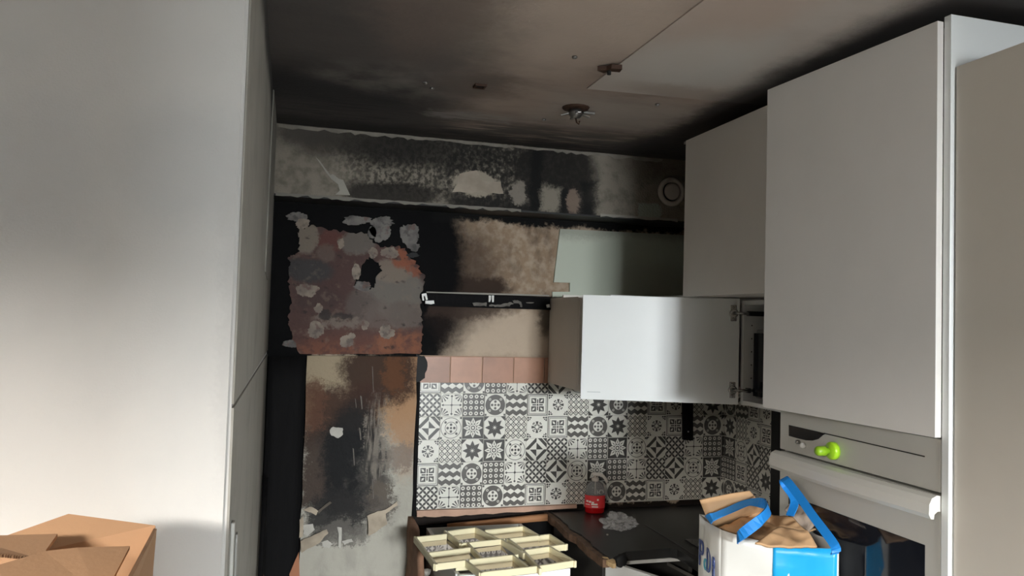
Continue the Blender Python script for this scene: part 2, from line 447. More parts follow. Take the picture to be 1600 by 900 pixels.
t = thing('ceiling_lamp_hook', (0.948, 2.582, CEIL), 'bare metal lamp mount with splayed tabs on sooty ceiling near back wall', 'lamp mount')
lathe('mount_plate', [(0.05, 0), (0.046, -0.006), (0.03, -0.009), (0.001, -0.009)], mat_brownmetal, t, Matrix.Translation((0.948, 2.582, CEIL)), 14)
lathe('socket', [(0.022, 0), (0.026, -0.016), (0.016, -0.03), (0.001, -0.032)], mat_steel, t, Matrix.Translation((0.948, 2.582, CEIL-0.008)), 12)
for a in (0.1, 1.5, 2.9, 4.6):
    box('tab', 0.02, 0.055, -0.007, 0.007, -0.004, 0.0, mat_steel, t, 0.001, Matrix.Translation((0.948, 2.582, CEIL-0.014)) @ Matrix.Rotation(a, 4, 'Z') @ Matrix.Rotation(0.25, 4, 'Y'))
tube('hook', [(0.948, 2.582, CEIL-0.035), (0.950, 2.576, CEIL-0.055), (0.956, 2.57, CEIL-0.062), (0.960, 2.574, CEIL-0.05)], 0.003, mat_brownmetal, t)
box('wire_stub', 0.985, 1.03, 2.60, 2.612, CEIL-0.012, CEIL-0.003, mat_steel, t, 0.002)

t = thing('ceiling_bracket', (0.877, 2.111, CEIL), 'rusty double-winged bracket left on ceiling at edge of pale board', 'bracket')
slab('bracket_plate', [(0.845, 2.125, CEIL-0.004), (0.872, 2.140, CEIL-0.004), (0.886, 2.118, CEIL-0.004), (0.912, 2.115, CEIL-0.004), (0.908, 2.088, CEIL-0.004), (0.876, 2.092, CEIL-0.004), (0.868, 2.112, CEIL-0.004)], 0.014, mat_brownmetal, t, (0, 0, -1))
tube('screw', [(0.877, 2.112, CEIL-0.016), (0.877, 2.112, CEIL-0.03)], 0.006, mat_dark, t)
t = thing('ceiling_outlet_hole', (0.564, 2.447, CEIL), 'small charred square outlet hole in brown part of ceiling', 'outlet')
boxes('outlet_frame', [(0.545, 0.583, 2.428, 2.434, CEIL-0.008, CEIL-0.001), (0.545, 0.583, 2.460, 2.466, CEIL-0.008, CEIL-0.001), (0.545, 0.551, 2.434, 2.460, CEIL-0.008, CEIL-0.001), (0.577, 0.583, 2.434, 2.460, CEIL-0.008, CEIL-0.001)], mat_brownmetal, t)
box('outlet_cover', 0.551, 0.577, 2.434, 2.460, CEIL-0.004, CEIL-0.001, mat_dark, t)
for px, py, lab in ((665, 128, 'tiny screw head in dark ceiling, farther of a close pair'), (675, 137, 'tiny screw head in dark ceiling, nearer the back wall of a close pair'),
                   (1027, 161, 'tiny screw head on pale ceiling board near upper cabinet'), (850, 186, 'tiny screw head in ceiling left of the bare lamp mount'), (898, 88, 'tiny screw head in ceiling left of rusty bracket')):
    v = WZ(px, py, CEIL)
    tag(lathe('ceiling_screw', [(0.008, 0), (0.008, -0.004), (0.004, -0.007), (0.001, -0.007)], mat_steel, None, Matrix.Translation((v.x, v.y, CEIL-0.0005 if px < 1000 else CEIL-0.004)), 10), lab, 'screw', 'screw heads in the ceiling')

# ---------------------------------------------------------------- round vent on the soffit
vc = WY(1048, 300, SOFF)
t = thing('ventilation_valve', (vc.x, SOFF, vc.z), 'round smoke-stained white air vent on wall band beside upper cabinet', 'vent')
mv = Matrix.Translation((vc.x, SOFF, vc.z)) @ Matrix.Rotation(math.radians(90), 4, 'X')
lathe('vent_ring', [(0.066, 0.0), (0.067, 0.008), (0.062, 0.016), (0.052, 0.019), (0.046, 0.014), (0.043, 0.002)], mat_plastic_white, t, mv, 48, caps=False)
lathe('vent_throat', [(0.045, 0.001), (0.001, 0.001)], mat_dark, t, mv, 32, caps=False)
lathe('vent_disc', [(0.030, 0.001), (0.039, 0.012), (0.038, 0.017), (0.030, 0.020), (0.001, 0.021)], mat_plastic_white, t, mv, 40, caps=False)

# ---------------------------------------------------------------- torn board on the flank near the back
p = [WX(427, 163, LEFTX), WX(430, 186, LEFTX), WX(429.0, 300, LEFTX), WX(426, 442, LEFTX), WX(414, 437, LEFTX), WX(420, 300, LEFTX)]
ys = [2.75, 3.2, 3.2, 3.2, 2.72, 2.75]
pts = [(LEFTX, 2.72, 2.52), (LEFTX, 3.2, 2.52), (LEFTX, 3.21, 2.2), (LEFTX, 3.16, 1.93), (LEFTX, 2.9, 1.885), (LEFTX, 2.62, 1.90), (LEFTX, 2.66, 2.2)]
tag(slab('torn_plasterboard', pts, 0.004, plain('smoked_board', (140, 137, 130), 0.85, var=0.25, scale=4, bump=0.2), None, (1, 0, 0)),
    'pale torn plasterboard piece on the side wall beside black burnt area', 'plasterboard')

# ---------------------------------------------------------------- rusted sheet with peeling paint
def c3(q): return (400+q[0]/3.0, 280+q[1]/3.0)
def onwall(pts, Y): return [wp(x, y, Y) for x, y in pts]
YR = BACK-0.001
t = thing('rusted_metal_sheet', (0.28, YR, 1.597), 'rust-brown metal sheet with blistered grey paint on soot-black wall', 'metal sheet')
outer = jag([(200, 240), (270, 215), (340, 240), (420, 245), (520, 255), (550, 300), (580, 320), (660, 315), (700, 330), (740, 380), (770, 430), (792, 452), (780, 520), (770, 560), (775, 640), (782, 690), (775, 760), (770, 818), (210, 820), (180, 760), (150, 680), (150, 640), (165, 590), (155, 500), (150, 440), (160, 400), (150, 365), (200, 340), (205, 290)], 7, 6, 2)
hole = jag([(462, 500), (470, 460), (500, 395), (530, 368), (575, 388), (590, 430), (560, 460), (552, 505), (525, 520)], 9, 4, 3)
def ex(cx, cy, rx, ry):      # a patch measured on the sheet, as centre and radii in metres
    c = WY(*c3((cx, cy)), YR); return (c.x, c.z, rx/3.0*0.00295, ry/3.0*0.00295)
GG = (30, (1, 1, 1), 0.33, 0.52)
mat_sheet = stained('rust_brown_metal', (80, 58, 53), 0.62, [
    ('e', ex(400, 420, 110, 190), 0.7, (73, 51, 47), 0.9),
    ('e', ex(350, 290, 60, 50), 0.5, (88, 51, 44), 0.9),
    ('b', (-0.2, 0.7, 1.5, 1.70), 0.10, (91, 58, 48), 0.95),
    ('b', (-0.2, 0.7, 1.5, 1.64), 0.05, (116, 72, 54), 0.9, (34, (1, 1, 1), 0.36, 0.56)),
    ('e', ex(680, 770, 120, 60), 0.6, (129, 81, 56), 0.85, (24, (1, 1, 1), 0.36, 0.56)),
    ('e', ex(650, 530, 135, 120), 0.35, (108, 102, 95), 0.95),
    ('e', ex(700, 640, 90, 60), 0.4, (98, 88, 81), 0.9),
    ('e', ex(495, 590, 70, 70), 0.5, (87, 77, 72), 0.9),
    ('e', ex(640, 430, 90, 50), 0.4, (122, 109, 97), 0.85),
    ('e', ex(480, 298, 75, 55), 0.3, (98, 91, 84), 0.95),
    ('e', ex(230, 262, 60, 85), 0.25, (117, 107, 95), 0.95),
    ('e', ex(240, 432, 100, 52), 0.5, (56, 54, 54), 0.95),
    ('e', ex(330, 350, 40, 40), 0.6, (97, 84, 76), 0.7),
    ('e', ex(360, 668, 130, 30), 0.4, (117, 105, 95), 0.8, GG),
    ('e', ex(300, 560, 90, 40), 0.8, (66, 49, 46), 0.8),
    ('e', ex(570, 640, 60, 60), 0.6, (103, 91, 84), 0.7),
    ('e', ex(400, 640, 46, 14), 0.5, (50, 42, 40), 0.9),
    ('e', ex(318, 638, 26, 22), 0.5, (47, 40, 38), 0.9),
    ('e', ex(700, 365, 60, 50), 0.5, (131, 76, 52), 0.95, GG),
    ('e', ex(750, 420, 40, 40), 0.5, (129, 74, 52), 0.9, GG),
    ('e', ex(200, 690, 60, 70), 0.8, (76, 53, 48), 0.8),
    ('b', (-0.2, 0.7, 1.5, 2.2), 0.01, (122, 107, 95), 0.3, (24, (1, 1, 1), 0.56, 0.70)),
    ('b', (-0.2, 0.7, 1.5, 2.2), 0.01, (34, 29, 28), 0.7, (20, (1, 1, 1.4), 0.60, 0.72)),
], warp=(9, 0.028, 45, 0.016), grain=(16, (1, 1, 1), (62, 47, 44), 0.45, 0.7, 0.7), bump=(70, 0.6), fine=0.016)
slab('sheet', onwall([c3(q) for q in outer], YR), 0.006, mat_sheet, t, (0, -1, 0), [onwall([c3(q) for q in hole], YR)])
def paintmat(name, rgb, dark):
    m = Mat(name, s2l(rgb), 0.6, 0, 0.4)
    m.mix(m.noise(14, 5).ss(0.40, 0.62)*0.85, s2l(dark))
    m.mix(m.noise(34, 6, off=4).ss(0.50, 0.66)*0.7, s2l(tuple(int(v*0.72) for v in dark)))
    m.mix(m.noise(26, 6, off=9).ss(0.56, 0.66)*0.7, s2l((92, 66, 58)))
    m.bump(m.noise(60, 6), 0.5, 0.004); return m.m
pm = {'g': paintmat('blistered_grey_paint', (106, 101, 96), (76, 72, 69)), 'b': paintmat('beige_bare_paint', (134, 121, 107), (106, 93, 83)), 'k': mat_dark}
patches = [('g', 195, 178, 48, 24), ('g', 472, 194, 62, 24), ('g', 590, 202, 52, 26), ('g', 585, 250, 46, 42), ('g', 720, 262, 44, 54), ('g', 742, 318, 24, 20), ('b', 218, 210, 30, 26), ('g', 545, 250, 20, 30),
           ('b', 628, 342, 42, 26), ('b', 240, 522, 50, 30), ('b', 280, 700, 38, 38), ('b', 292, 608, 20, 22), ('b', 425, 760, 32, 30), ('b', 450, 735, 16, 14), ('b', 614, 712, 34, 36), ('g', 160, 770, 38, 18),
           ('b', 512, 684, 18, 24), ('b', 468, 432, 20, 36), ('b', 548, 345, 22, 24), ('b', 182, 374, 26, 18), ('b', 398, 302, 16, 24), ('k', 735, 356, 28, 12), ('g', 500, 500, 40, 22)]
def rag(cx, cy, rx, ry, seed):
    out = []
    for i in range(56):
        a = 2*math.pi*i/56; v = Vector((math.cos(a)*1.1, math.sin(a)*1.1, seed*3.7))
        k = 1 + 0.30*mnoise.noise(v) + 0.20*mnoise.noise(v*2.7) + 0.14*mnoise.noise(v*6.5) + 0.08*mnoise.noise(v*13)
        out.append((cx+rx*k*math.cos(a), cy+ry*k*math.sin(a)))
    return out
for i, (k, cx, cy, rx, ry) in enumerate(patches):
    main = 190 < cx < 760 and cy > 300
    slab('paint_flake', onwall([c3(q) for q in rag(cx, cy, rx, ry, i+1)], YR-(0.0055 if main else 0.0)), 0.0016+0.0004*(i % 4) + (0 if main else 0.002), pm[k], t, (0, -1, 0))

# ---------------------------------------------------------------- lower burnt plaster panel
YP = BACK-0.025
mat_lower = stained('scorched_plaster_panel', (170, 166, 154), 0.7, [
    ('b', (0.0, 0.6, 1.30, 1.7), 0.15, (158, 130, 100), 0.95),
    ('e', (0.16, 1.53, 0.14, 0.12), 0.6, (156, 142, 118), 0.9),
    ('e', (0.50, 1.42, 0.07, 0.30), 0.7, (168, 130, 96), 0.85),
    ('e', (0.38, 1.52, 0.16, 0.14), 0.5, (52, 32, 22), 0.95),
    ('e', (0.44, 1.52, 0.05, 0.09), 0.6, (96, 60, 34), 0.8),
    ('b', (0.08, 0.40, 1.24, 1.46), 0.08, (60, 38, 28), 0.95),
    ('e', (0.10, 1.36, 0.05, 0.14), 0.6, (92, 62, 46), 0.8),
    ('b', (0.06, 0.21, 0.95, 1.28), 0.05, (58, 44, 36), 0.95),
    ('e', (0.28, 1.15, 0.14, 0.25), 0.5, (22, 21, 21), 0.95),
    ('b', (0.18, 0.31, 0.92, 1.27), 0.04, (16, 16, 17), 0.97),
    ('e', (0.38, 1.22, 0.05, 0.18), 0.7, (128, 120, 110), 0.8, (22, (3, 1, 0.3), 0.4, 0.55)),
    ('e', (0.36, 1.05, 0.10, 0.12), 0.7, (70, 66, 62), 0.8, (16, (1, 1, 1), 0.4, 0.6)),
    ('e', (0.48, 1.16, 0.07, 0.05), 0.6, (126, 114, 104), 0.8),
    ('e', (0.40, 0.96, 0.06, 0.10), 0.6, (74, 66, 60), 0.85),
    ('e', (0.22, 0.92, 0.13, 0.10), 0.5, (34, 32, 31), 0.95),
    ('e', (0.24, 0.84, 0.12, 0.05), 0.5, (96, 92, 86), 0.8),
    ('e', (0.40, 1.02, 0.05, 0.03), 0.5, (92, 84, 74), 0.8),
], warp=(8, 0.05, 40, 0.045), grain=(10, (1, 1, 0.6), (140, 136, 126), 0.45, 0.75, 0.6), bump=(50, 0.4), fine=0.07, spec=0.25)
pl = thing('burnt_plaster_panel', (0.3, YP, 0), 'tall scorched plaster panel with black burn and peeling flakes', 'plaster panel')
edge = [(0.073, 0.0), (0.54, 0.0)] + [(0.54+random.uniform(-.004, .004), 0.1*i) for i in range(1, 16)] + [(0.54, 1.594), (0.073, 1.592)] + [(0.073+random.uniform(-.003, .003), 1.5-0.1*i) for i in range(15)]
slab('panel', [(a, BACK, b) for a, b in edge], 0.025, mat_lower, pl, (0, -1, 0))
mat_flake = plain('curled_plaster', (176, 162, 142), 0.8, var=0.45, scale=12, bump=0.4)
mat_flake2 = plain('pale_plaster_chip', (190, 186, 176), 0.8, var=0.3, scale=16)
def c5(q): return (460+q[0]/4.5, 700+q[1]/4.5)
def flake(pts, lift, mat, seed):
    pts2 = jag(pts, 4, 3, seed); P3 = [wp(*c5(q), YP) for q in pts2]
    zs = [q[2] for q in P3]; z1 = max(zs); z0 = min(zs)
    P3 = [Vector((q[0], YP - 0.004 - lift*((z1-q[2])/(z1-z0))**1.5, q[2])) for q in P3]
    slab('plaster_flake', P3, 0.004, mat, pl, (0, -1, 0.2))
flake([(510, 470), (560, 450), (640, 430), (722, 372), (722, 402), (640, 458), (648, 525), (515, 602)], 0.035, mat_flake, 1)
flake([(40, 650), (140, 605), (228, 570), (236, 600), (175, 658), (50, 722)], 0.03, mat_flake, 2)
flake([(60, 432), (120, 410), (166, 440), (150, 466)], 0.012, mat_flake, 3)
flake([(300, 556), (330, 556), (332, 640), (324, 700), (306, 690), (310, 620)], 0.006, mat_flake2, 4)
flake([(36, 500), (62, 470), (58, 618), (34, 624)], 0.012, mat_flake, 5)
flake([(62, 540), (130, 530), (142, 570), (95, 612), (64, 600)], 0.008, mat_flake2, 6)
flake([(195, 660), (235, 645), (268, 672), (240, 700), (205, 692)], 0.01, mat_flake2, 7)
flake([(335, 650), (400, 638), (412, 655), (350, 676)], 0.006, mat_flake2, 8)
flake([(160, 440), (250, 375), (262, 384), (170, 458)], 0.004, plain('scorched_strip', (84, 76, 66), 0.8), 9)
slab('plaster_flake', [wp(380+q[0]/2.5, 540+q[1]/2.5, YP) for q in jag([(338, 330), (350, 318), (388, 322), (390, 345), (372, 362), (345, 352)], 3, 3, 9)], 0.003, mat_flake2, pl, (0, -1, 0))
mat_drip = plain('grey_drip', (112, 106, 98), 0.8, var=0.4, scale=60)
# drips of firefighting water in the soot
for i, (a, b, c, wdt) in enumerate(((505, 80, 185, 3), (460, 195, 250, 6), (455, 320, 370, 7), (438, 205, 245, 3), (430, 400, 470, 5), (505, 520, 600, 3))):
    A = wp(380+a/2.5, 540+b/2.5, YP); Bq = wp(380+(a+3)/2.5, 540+c/2.5, YP); hw = wdt*0.0010*0.5
    slab('plaster_flake', [(A[0]-hw, YP, A[2]), (A[0]+hw, YP, A[2]-0.004), (Bq[0]+hw, YP, Bq[2]+0.005), (Bq[0], YP, Bq[2])], 0.0012, mat_drip, pl, (0, -1, 0))

# charred recess trim left of the panel and plank leaning at the foot
mat_char = plain('charred_timber', (13, 12, 13), 0.8, var=0.4, scale=12, bump=0.8, bscale=30, stretch=(3, 3, 0.4), spec=0.2)
t = thing('charred_upright_board', (0.0, BACK, 0.0), 'soot-black upright board between side wall and plaster panel', 'board')
quadslab('board', (LEFTX+0.003, BACK-0.03, 0.0), (0.066, BACK-0.012, 0.0), (0.068, BACK-0.012, 1.586), (LEFTX+0.003, BACK-0.03, 1.586), 0.010, mat_char, t, 4, 12, 0.003)
v = [wp(402, 880, BACK-0.05)]
slab('torn_edge', onwall([(459, 880), (467, 862), (468, 900), (467, 930), (455, 930), (452, 897)], BACK-0.03), 0.006, plain('bare_terracotta_plaster', (172, 118, 88), 0.9), t, (0, -1, 0))
slab('torn_edge', onwall([(402, 890), (406, 884), (412, 897), (415, 930), (398, 930)], BACK-0.05), 0.006, plain('bare_pink_plaster', (166, 128, 108), 0.9), t, (0, -1, 0))
t = thing('leaning_plank', (-0.06, 3.0, 0), 'charred narrow plank leaning against side wall', 'plank')
quadslab('plank', (LEFTX+0.006, 2.55, 0.0), (LEFTX+0.006, 2.68, 0.0), (LEFTX+0.006, 3.28, 1.10), (LEFTX+0.006, 3.24, 1.12), 0.02, mat_char, t, 2, 8, 0.001)
# small white switch plate on the flank near the front edge
t = thing('wall_strip', (LEFTX, 1.50, 1.30), 'thin white plastic strip on side wall by corner', 'plastic strip')
box('strip', LEFTX, LEFTX+0.006, 1.455, 1.475, 1.2, 1.400, plain('white_plastic_strip', (205, 205, 200), 0.4, var=0.05), t, 0.002)
box('clip', LEFTX+0.006, LEFTX+0.010, 1.49, 1.51, 1.29, 1.37, plain('grey_plastic_clip', (170, 170, 166), 0.4, var=0.05), t, 0.002)

# ---------------------------------------------------------------- terracotta tiles above the patterned backsplash
terr = plain('terracotta_tile_glaze', (190, 140, 112), 0.4, var=0.25, scale=9)
terr2 = plain('smoked_terracotta_glaze', (176, 128, 102), 0.4, var=0.35, scale=7)
wb = bpy.data.objects['wall_back']
box('tile_grout', 0.552, 1.16, BACK-0.005, BACK, 1.478, 1.600, plain('sandy_grout', (186, 160, 138), 0.9), wb)
for i in range(5):
    x0 = 0.545 + 0.1465*i; x1 = min(x0+0.1435, 1.165)
    if x0 > 1.15: break
    box('terracotta_tile', max(x0, 0.556), x1, BACK-0.011, BACK-0.004, 1.47, 1.597, terr if i % 2 else terr2, wb, 0.0015)
slab('soot_crust', onwall(jag([(650, 553), (663, 556), (668, 572), (664, 590), (652, 600), (646, 590)], 1.5, 3, 5), BACK-0.011), 0.004, mat_dark, wb, (0, -1, 0))

# pale board above the corner cabinet
tag(slab('pale_wall_board', onwall([(874, 358), (1090, 369), (1090, 470), (862, 470), (862, 456), (889, 456), (889, 442), (864, 441)], BACK), 0.012,
         stained('greenish_white_board', (196, 202, 186), 0.6, [('b', (1.5, 2.2, 1.8, 2.05), 0.1, (170, 172, 158), 0.5), ('b', (1.0, 2.2, 2.17, 2.3), 0.05, (140, 138, 126), 0.6)], warp=(5, 0.05, 30, 0.01), bump=None), None, (0, -1, 0)),
    'greenish-white board on back wall behind corner cabinet', 'board')

# ---------------------------------------------------------------- charred hanging rail
t = thing('cabinet_hanging_rail', (0.85, BACK, 1.85), 'charred black cabinet hanging rail with melted white brackets on wall', 'rail')
zr0, zr1 = 1.812, 1.878
boxes('rail', [(0.565, 1.146, BACK-0.022, BACK, zr0+0.008, zr1), (0.565, 1.146, BACK-0.034, BACK-0.022, zr0+0.006, zr0+0.016), (0.565, 1.146, BACK-0.030, BACK-0.022, zr1-0.008, zr1)], mat_char, t, 0.0015)
slab('plaster_edge', onwall([(666, 455.5), (690, 456.5), (720, 457), (760, 458), (800, 459), (857, 461), (857, 463), (800, 461.5), (740, 460), (700, 458.5), (666, 457.5)], BACK-0.022), 0.012, mat_pale, t, (0, -1, 0))
mat_melt = plain('melted_white_plastic', (214, 214, 210), 0.4, var=0.15)
def rp(a, b, Y): return wp(650+a/7.27, 440+b/7.27, Y)
def rs(name, L, th, m, Y, par): return slab(name, [rp(a, b, Y) for a, b in L], th, m, par, (0, -1, 0))
yr = BACK-0.034
rs('bracket', [(62, 140), (115, 130), (132, 205), (112, 212), (100, 165), (84, 165), (92, 215), (72, 215)], 0.006, mat_melt, yr, t)
rs('bracket', [(104, 218), (200, 214), (205, 250), (170, 258), (102, 250)], 0.008, mat_melt, yr, t)
rs('bracket', [(824, 158), (848, 158), (848, 200), (838, 232), (822, 232)], 0.006, mat_melt, yr, t)
rs('bracket', [(856, 158), (884, 158), (880, 234), (862, 234)], 0.006, mat_melt, yr, t)
rs('bracket', [(1478, 262), (1512, 256), (1515, 292), (1484, 296)], 0.006, mat_melt, yr, t)
mat_ash = plain('grey_ash_residue', (118, 114, 108), 0.9, var=0.5, scale=40)
rs('ash_residue', jag([(640, 240), (800, 238), (800, 278), (660, 276)], 6, 4, 1), 0.003, mat_ash, yr, t)
rs('ash_residue', jag([(830, 262), (960, 262), (1060, 232), (1110, 250), (1060, 280), (920, 284), (830, 280)], 6, 4, 2), 0.003, mat_ash, yr, t)
rs('ash_residue', jag([(1095, 215), (1150, 212), (1195, 235), (1205, 290), (1185, 285), (1170, 250), (1110, 245)], 5, 4, 3), 0.003, mat_ash, yr, t)
rs('ash_residue', jag([(1250, 236), (1340, 234), (1335, 246), (1255, 246)], 3, 3, 4), 0.003, mat_ash, yr, t)

# ---------------------------------------------------------------- patterned backsplash tiles
LIGHT, DARK = (224, 222, 212), (70, 68, 65)
def tile_mat(name, fn, dark=DARK):
    m = Mat('printed_tile_'+name, s2l(LIGHT), 0.28, 0, 0.5)
    x, y, z = m.xyz()
    u, v = x*10.0, z*10.0
    m.mix(m.noise(14, 3).ss(0.4, 0.8)*0.25, s2l((196, 192, 180)))
    m.mix(fn(m, u, v), s2l(dark))
    return m.m
def polar(u, v): return hyp(u, v), v.atan2(u)
def petal(u, v, n, r0, r1, wd, rot=0.0):
    r, th = polar(u, v)
    a = ((th*(n/(2*math.pi)) + 64.0 + rot).frac() - 0.5).abs()*(2*math.pi/n)
    a = a.min(99.0)
    d = r*((0.0 + a).sin())
    d = r*(((th*(n/(2*math.pi)) + 64.5 + rot).frac()-0.5).abs()*(2*math.pi/n)).sin()
    mid = (r0+r1)/2; hl = (r1-r0)/2
    return d - ((1.0 - ((r-mid)/hl).abs())*wd)           # <0 inside the petal
def corners(u, v, c=0.44, h=0.045): return ((u.abs()-c).abs().max((v.abs()-c).abs())) < h
def fA(m, u, v):
    au, av = u.abs(), v.abs(); mx = au.max(av)
    fr = OR(((mx-0.465).abs() < 0.017), ((mx-0.40).abs() < 0.010))
    p = (au+av)*0.7071; q = (au-av).abs()*0.7071
    blk = AND(au > 0.07, av > 0.07, mx < 0.30)
    leaf = (q - (0.055 - (p-0.27).abs()*0.55)) < 0
    dart = OR(AND(av < 0.028, au > 0.07, au < 0.25), AND(au < 0.028, av > 0.07, av < 0.25))
    return OR(fr, AND(blk, NOT(leaf)), dart, hyp(u, v) < 0.045)
def fB(m, u, v):
    tri = ((u*3.0+0.5).frac()-0.5).abs()*4.0 - 1.0
    r = None
    for c, s in ((-0.345, 1), (0.0, -1), (0.345, 1)):
        k = (v - c - tri*(0.055*s)).abs() < 0.10
        r = k if r is None else OR(r, k)
    return r
def darts(u, v): return OR(*[hyp((u-a)*1.0, v-b) < 0.058 for a, b in ((0.15, 0), (-0.15, 0), (0, 0.15), (0, -0.15))], hyp(u, v) < 0.05)
def fC(m, u, v):
    r = hyp(u, v); d = hyp(u.abs()-0.255, v.abs()-0.255)
    return OR(AND(r < 0.46, NOT(r < 0.24), NOT(AND(d < 0.055, d > 0.03))), AND(r < 0.24, darts(u, v)), corners(u, v))
def cell(u, n): return (u*n + 0.5*n + 16.0).frac() - 0.5
def fD(m, u, v):
    r = hyp(cell(u, 4.0), cell(v, 4.0)); return OR(NOT(r < 0.34), r < 0.15)
def fE(m, u, v):
    au, av = u.abs(), v.abs()
    ax = OR(AND(av < 0.014, au < 0.44), AND(au < 0.014, av < 0.44), hyp(u, v) < 0.05, (au-0.39).abs() + av < 0.06, (av-0.39).abs() + au < 0.06)
    cu, cv = 0.46-au, 0.46-av
    r, th = polar(cu, cv)
    fan = AND(r < 0.34, r > 0.05, (th*14.0).sin() > 0.15, cu > 0.0, cv > 0.0)
    return OR(ax, fan)
def fF(m, u, v):
    a, b = cell(u, 3.0).abs(), cell(v, 3.0).abs()
    t = (a+b-0.5).abs(); s = a-b
    return (t - (0.20 - s*s*0.68)) < 0
def fG(m, u, v):
    au, av = u.abs(), v.abs(); s = au+av; same = (u*v) > 0
    return OR(AND(s < 0.32, same), AND(s > 0.36, s < 0.56, NOT(same)), AND(s > 0.56, s < 0.75, same), AND(s > 0.80, same), AND(s > 0.86, NOT(same)))
def fH(m, u, v):
    r, th = polar(u, v); au, av = u.abs(), v.abs()
    fl = AND(r > 0.07, r < 0.265, (th*8.0).cos() > -0.45, (hyp(au-0.13, av-0.13) > 0.035))
    cr = OR(hyp(au-0.43, av-0.43) < 0.045, hyp((au-0.43)*1.4, av-0.32) < 0.05, hyp(au-0.32, (av-0.43)*1.4) < 0.05, hyp(au-0.35, av-0.35) < 0.03)
    return OR(fl, cr)
def fI(m, u, v):
    a, b = cell(u, 4.0), cell(v, 4.0)
    return OR((a.abs()+b.abs()-0.46).abs() < 0.10, hyp(a, b) < 0.12)
def fJ(m, u, v): return OR(petal(u, v, 8, 0.03, 0.45, 0.105) < 0, (u.abs()+v.abs()) > 0.77)
def fK(m, u, v):
    r = hyp(u, v); d = hyp(u.abs()-0.25, v.abs()-0.25)
    return OR((r-0.45).abs() < 0.013, (r-0.26).abs() < 0.013, darts(u, v), d < 0.055, corners(u, v))
def fL(m, u, v):
    r = hyp(u, v); mx = u.abs().max(v.abs())
    f = OR(petal(u, v, 8, 0.10, 0.45, 0.10) < 0, petal(u, v, 4, 0.12, 0.52, 0.11, 0.5) < 0)
    vein = petal(u, v, 8, 0.18, 0.38, 0.022) < 0
    lt = OR(AND(f, NOT(vein), NOT(r < 0.17)), AND(r < 0.15, r > 0.10), r < 0.055)
    return AND(mx < 0.48, NOT(lt))
FN = dict(A=fA, B=fB, C=fC, D=fD, E=fE, F=fF, G=fG, H=fH, I=fI, J=fJ, K=fK, L=fL)
TM = {k: tile_mat(k, f, (92, 89, 85) if k in 'BCD' else DARK) for k, f in FN.items()}
TW = 0.0985
def tile_mesh(x0, x1, z0, z1):
    bm = bmesh.new(); addbox(bm, x0, x1, -0.003, 0.003, z0, z1)
    bmesh.ops.bevel(bm, geom=[e for e in bm.edges if all(v.co.y < 0 for v in e.verts)], offset=0.0008, segments=1, affect='EDGES')
    return fin(bm, 'tile')
_tm = {}
def get_tile(k, x0, x1, z0, z1):
    key = (k, x0, x1, z0, z1)
    if key not in _tm:
        me = tile_mesh(x0, x1, z0, z1); me.materials.append(TM[k]); _tm[key] = me
    return _tm[key]
rows = {0: 'ABCDEFGKLDEFGKLD', 1: 'FEDCBAHIJCBAHIJC', 2: 'GKLJIHABCJIHABCJ', 3: 'HIJLKGFEDLKGFEDL', 4: 'ABCDEFGKLDEFGKLD', 5: 'FEDCBAHIJCBAHIJC'}
rowsR = {0: 'BADEF', 1: 'CBAHI', 2: 'JIHAB', 3: 'LKGFE', 4: 'DAFJK', 5: 'CBAHI'}
h = TW/2
mat_grout = plain('pale_backsplash_grout', (196, 193, 184), 0.9, var=0.1)
def splash(root, rws, ncol, place, c0x=None, last=None):
    for r in range(6):
        zc = 1.433 + 0.0507 - 0.1014*r
        for c in range(ncol):
            k = rws[r][c]
            x0, x1, z0, z1 = -h, h, -h-0.0008, h+0.0008
            if r == 0: z1 = -0.003
            if r == 5: z0 = -h-0.0008 + (0.004 if c % 3 else 0.0)
            if c0x is not None and c == 0: x0 = c0x
            if last is not None and c == ncol-1: x1 = last
            o = bpy.data.objects.new('tile', get_tile(k, x0, x1, z0, z1)); COL.objects.link(o)
            o.parent = root; o.matrix_parent_inverse = parent_world(root).inverted()
            o.matrix_basis = place(c, zc)
YS = BACK-0.012
t = thing('patterned_backsplash', (1.3, BACK, 0.92), 'black-and-white patterned cement-style tile backsplash on back wall', 'backsplash')
box('backing', 0.557, RIGHT-0.004, BACK-0.011, BACK, 0.924, 1.480, mat_grout, t)
splash(t, rows, 16, lambda c, z: Matrix.Translation((0.601+0.1*c, YS, z)), -0.044, -0.034)
box('burnt_edge', 0.541, 0.557, BACK-0.024, BACK, 0.90, 1.484, mat_char, t, 0.003)
t = thing('patterned_backsplash', (RIGHT, 3.1, 0.92), 'shaded black-and-white patterned tile backsplash on right wall beside oven cabinet', 'backsplash')
box('backing', RIGHT-0.011, RIGHT, 3.0, BACK-0.012, 0.924, 1.480, mat_grout, t)
splash(t, rowsR, 4, lambda c, z: Matrix.Translation((RIGHT-0.012, 3.353-0.1*c, z)) @ Matrix.Rotation(math.radians(-90), 4, 'Z'))
tag(box('black_end_panel', RIGHT-0.03, RIGHT, 2.12, 2.998, 0.93, 1.46, plain('satin_black_panel', (22, 22, 23), 0.4, var=0.1), None, 0.003), 'black panel between patterned tiles and oven cabinet', 'panel')
t = thing('burnt_wall_strip', (1.85, BACK-0.015, 1.21), 'charred black vertical strip hanging on the patterned tiles below open door', 'strip')
quadslab('strip', (1.835, BACK-0.0175, 1.215), (1.885, BACK-0.0175, 1.212), (1.878, BACK-0.0175, 1.46), (1.828, BACK-0.0175, 1.46), 0.02, mat_char, t, 3, 8, 0.002)
tube('screw', [(1.857, BACK-0.034, 1.255), (1.857, BACK-0.04, 1.255)], 0.004, mat_steel, t)
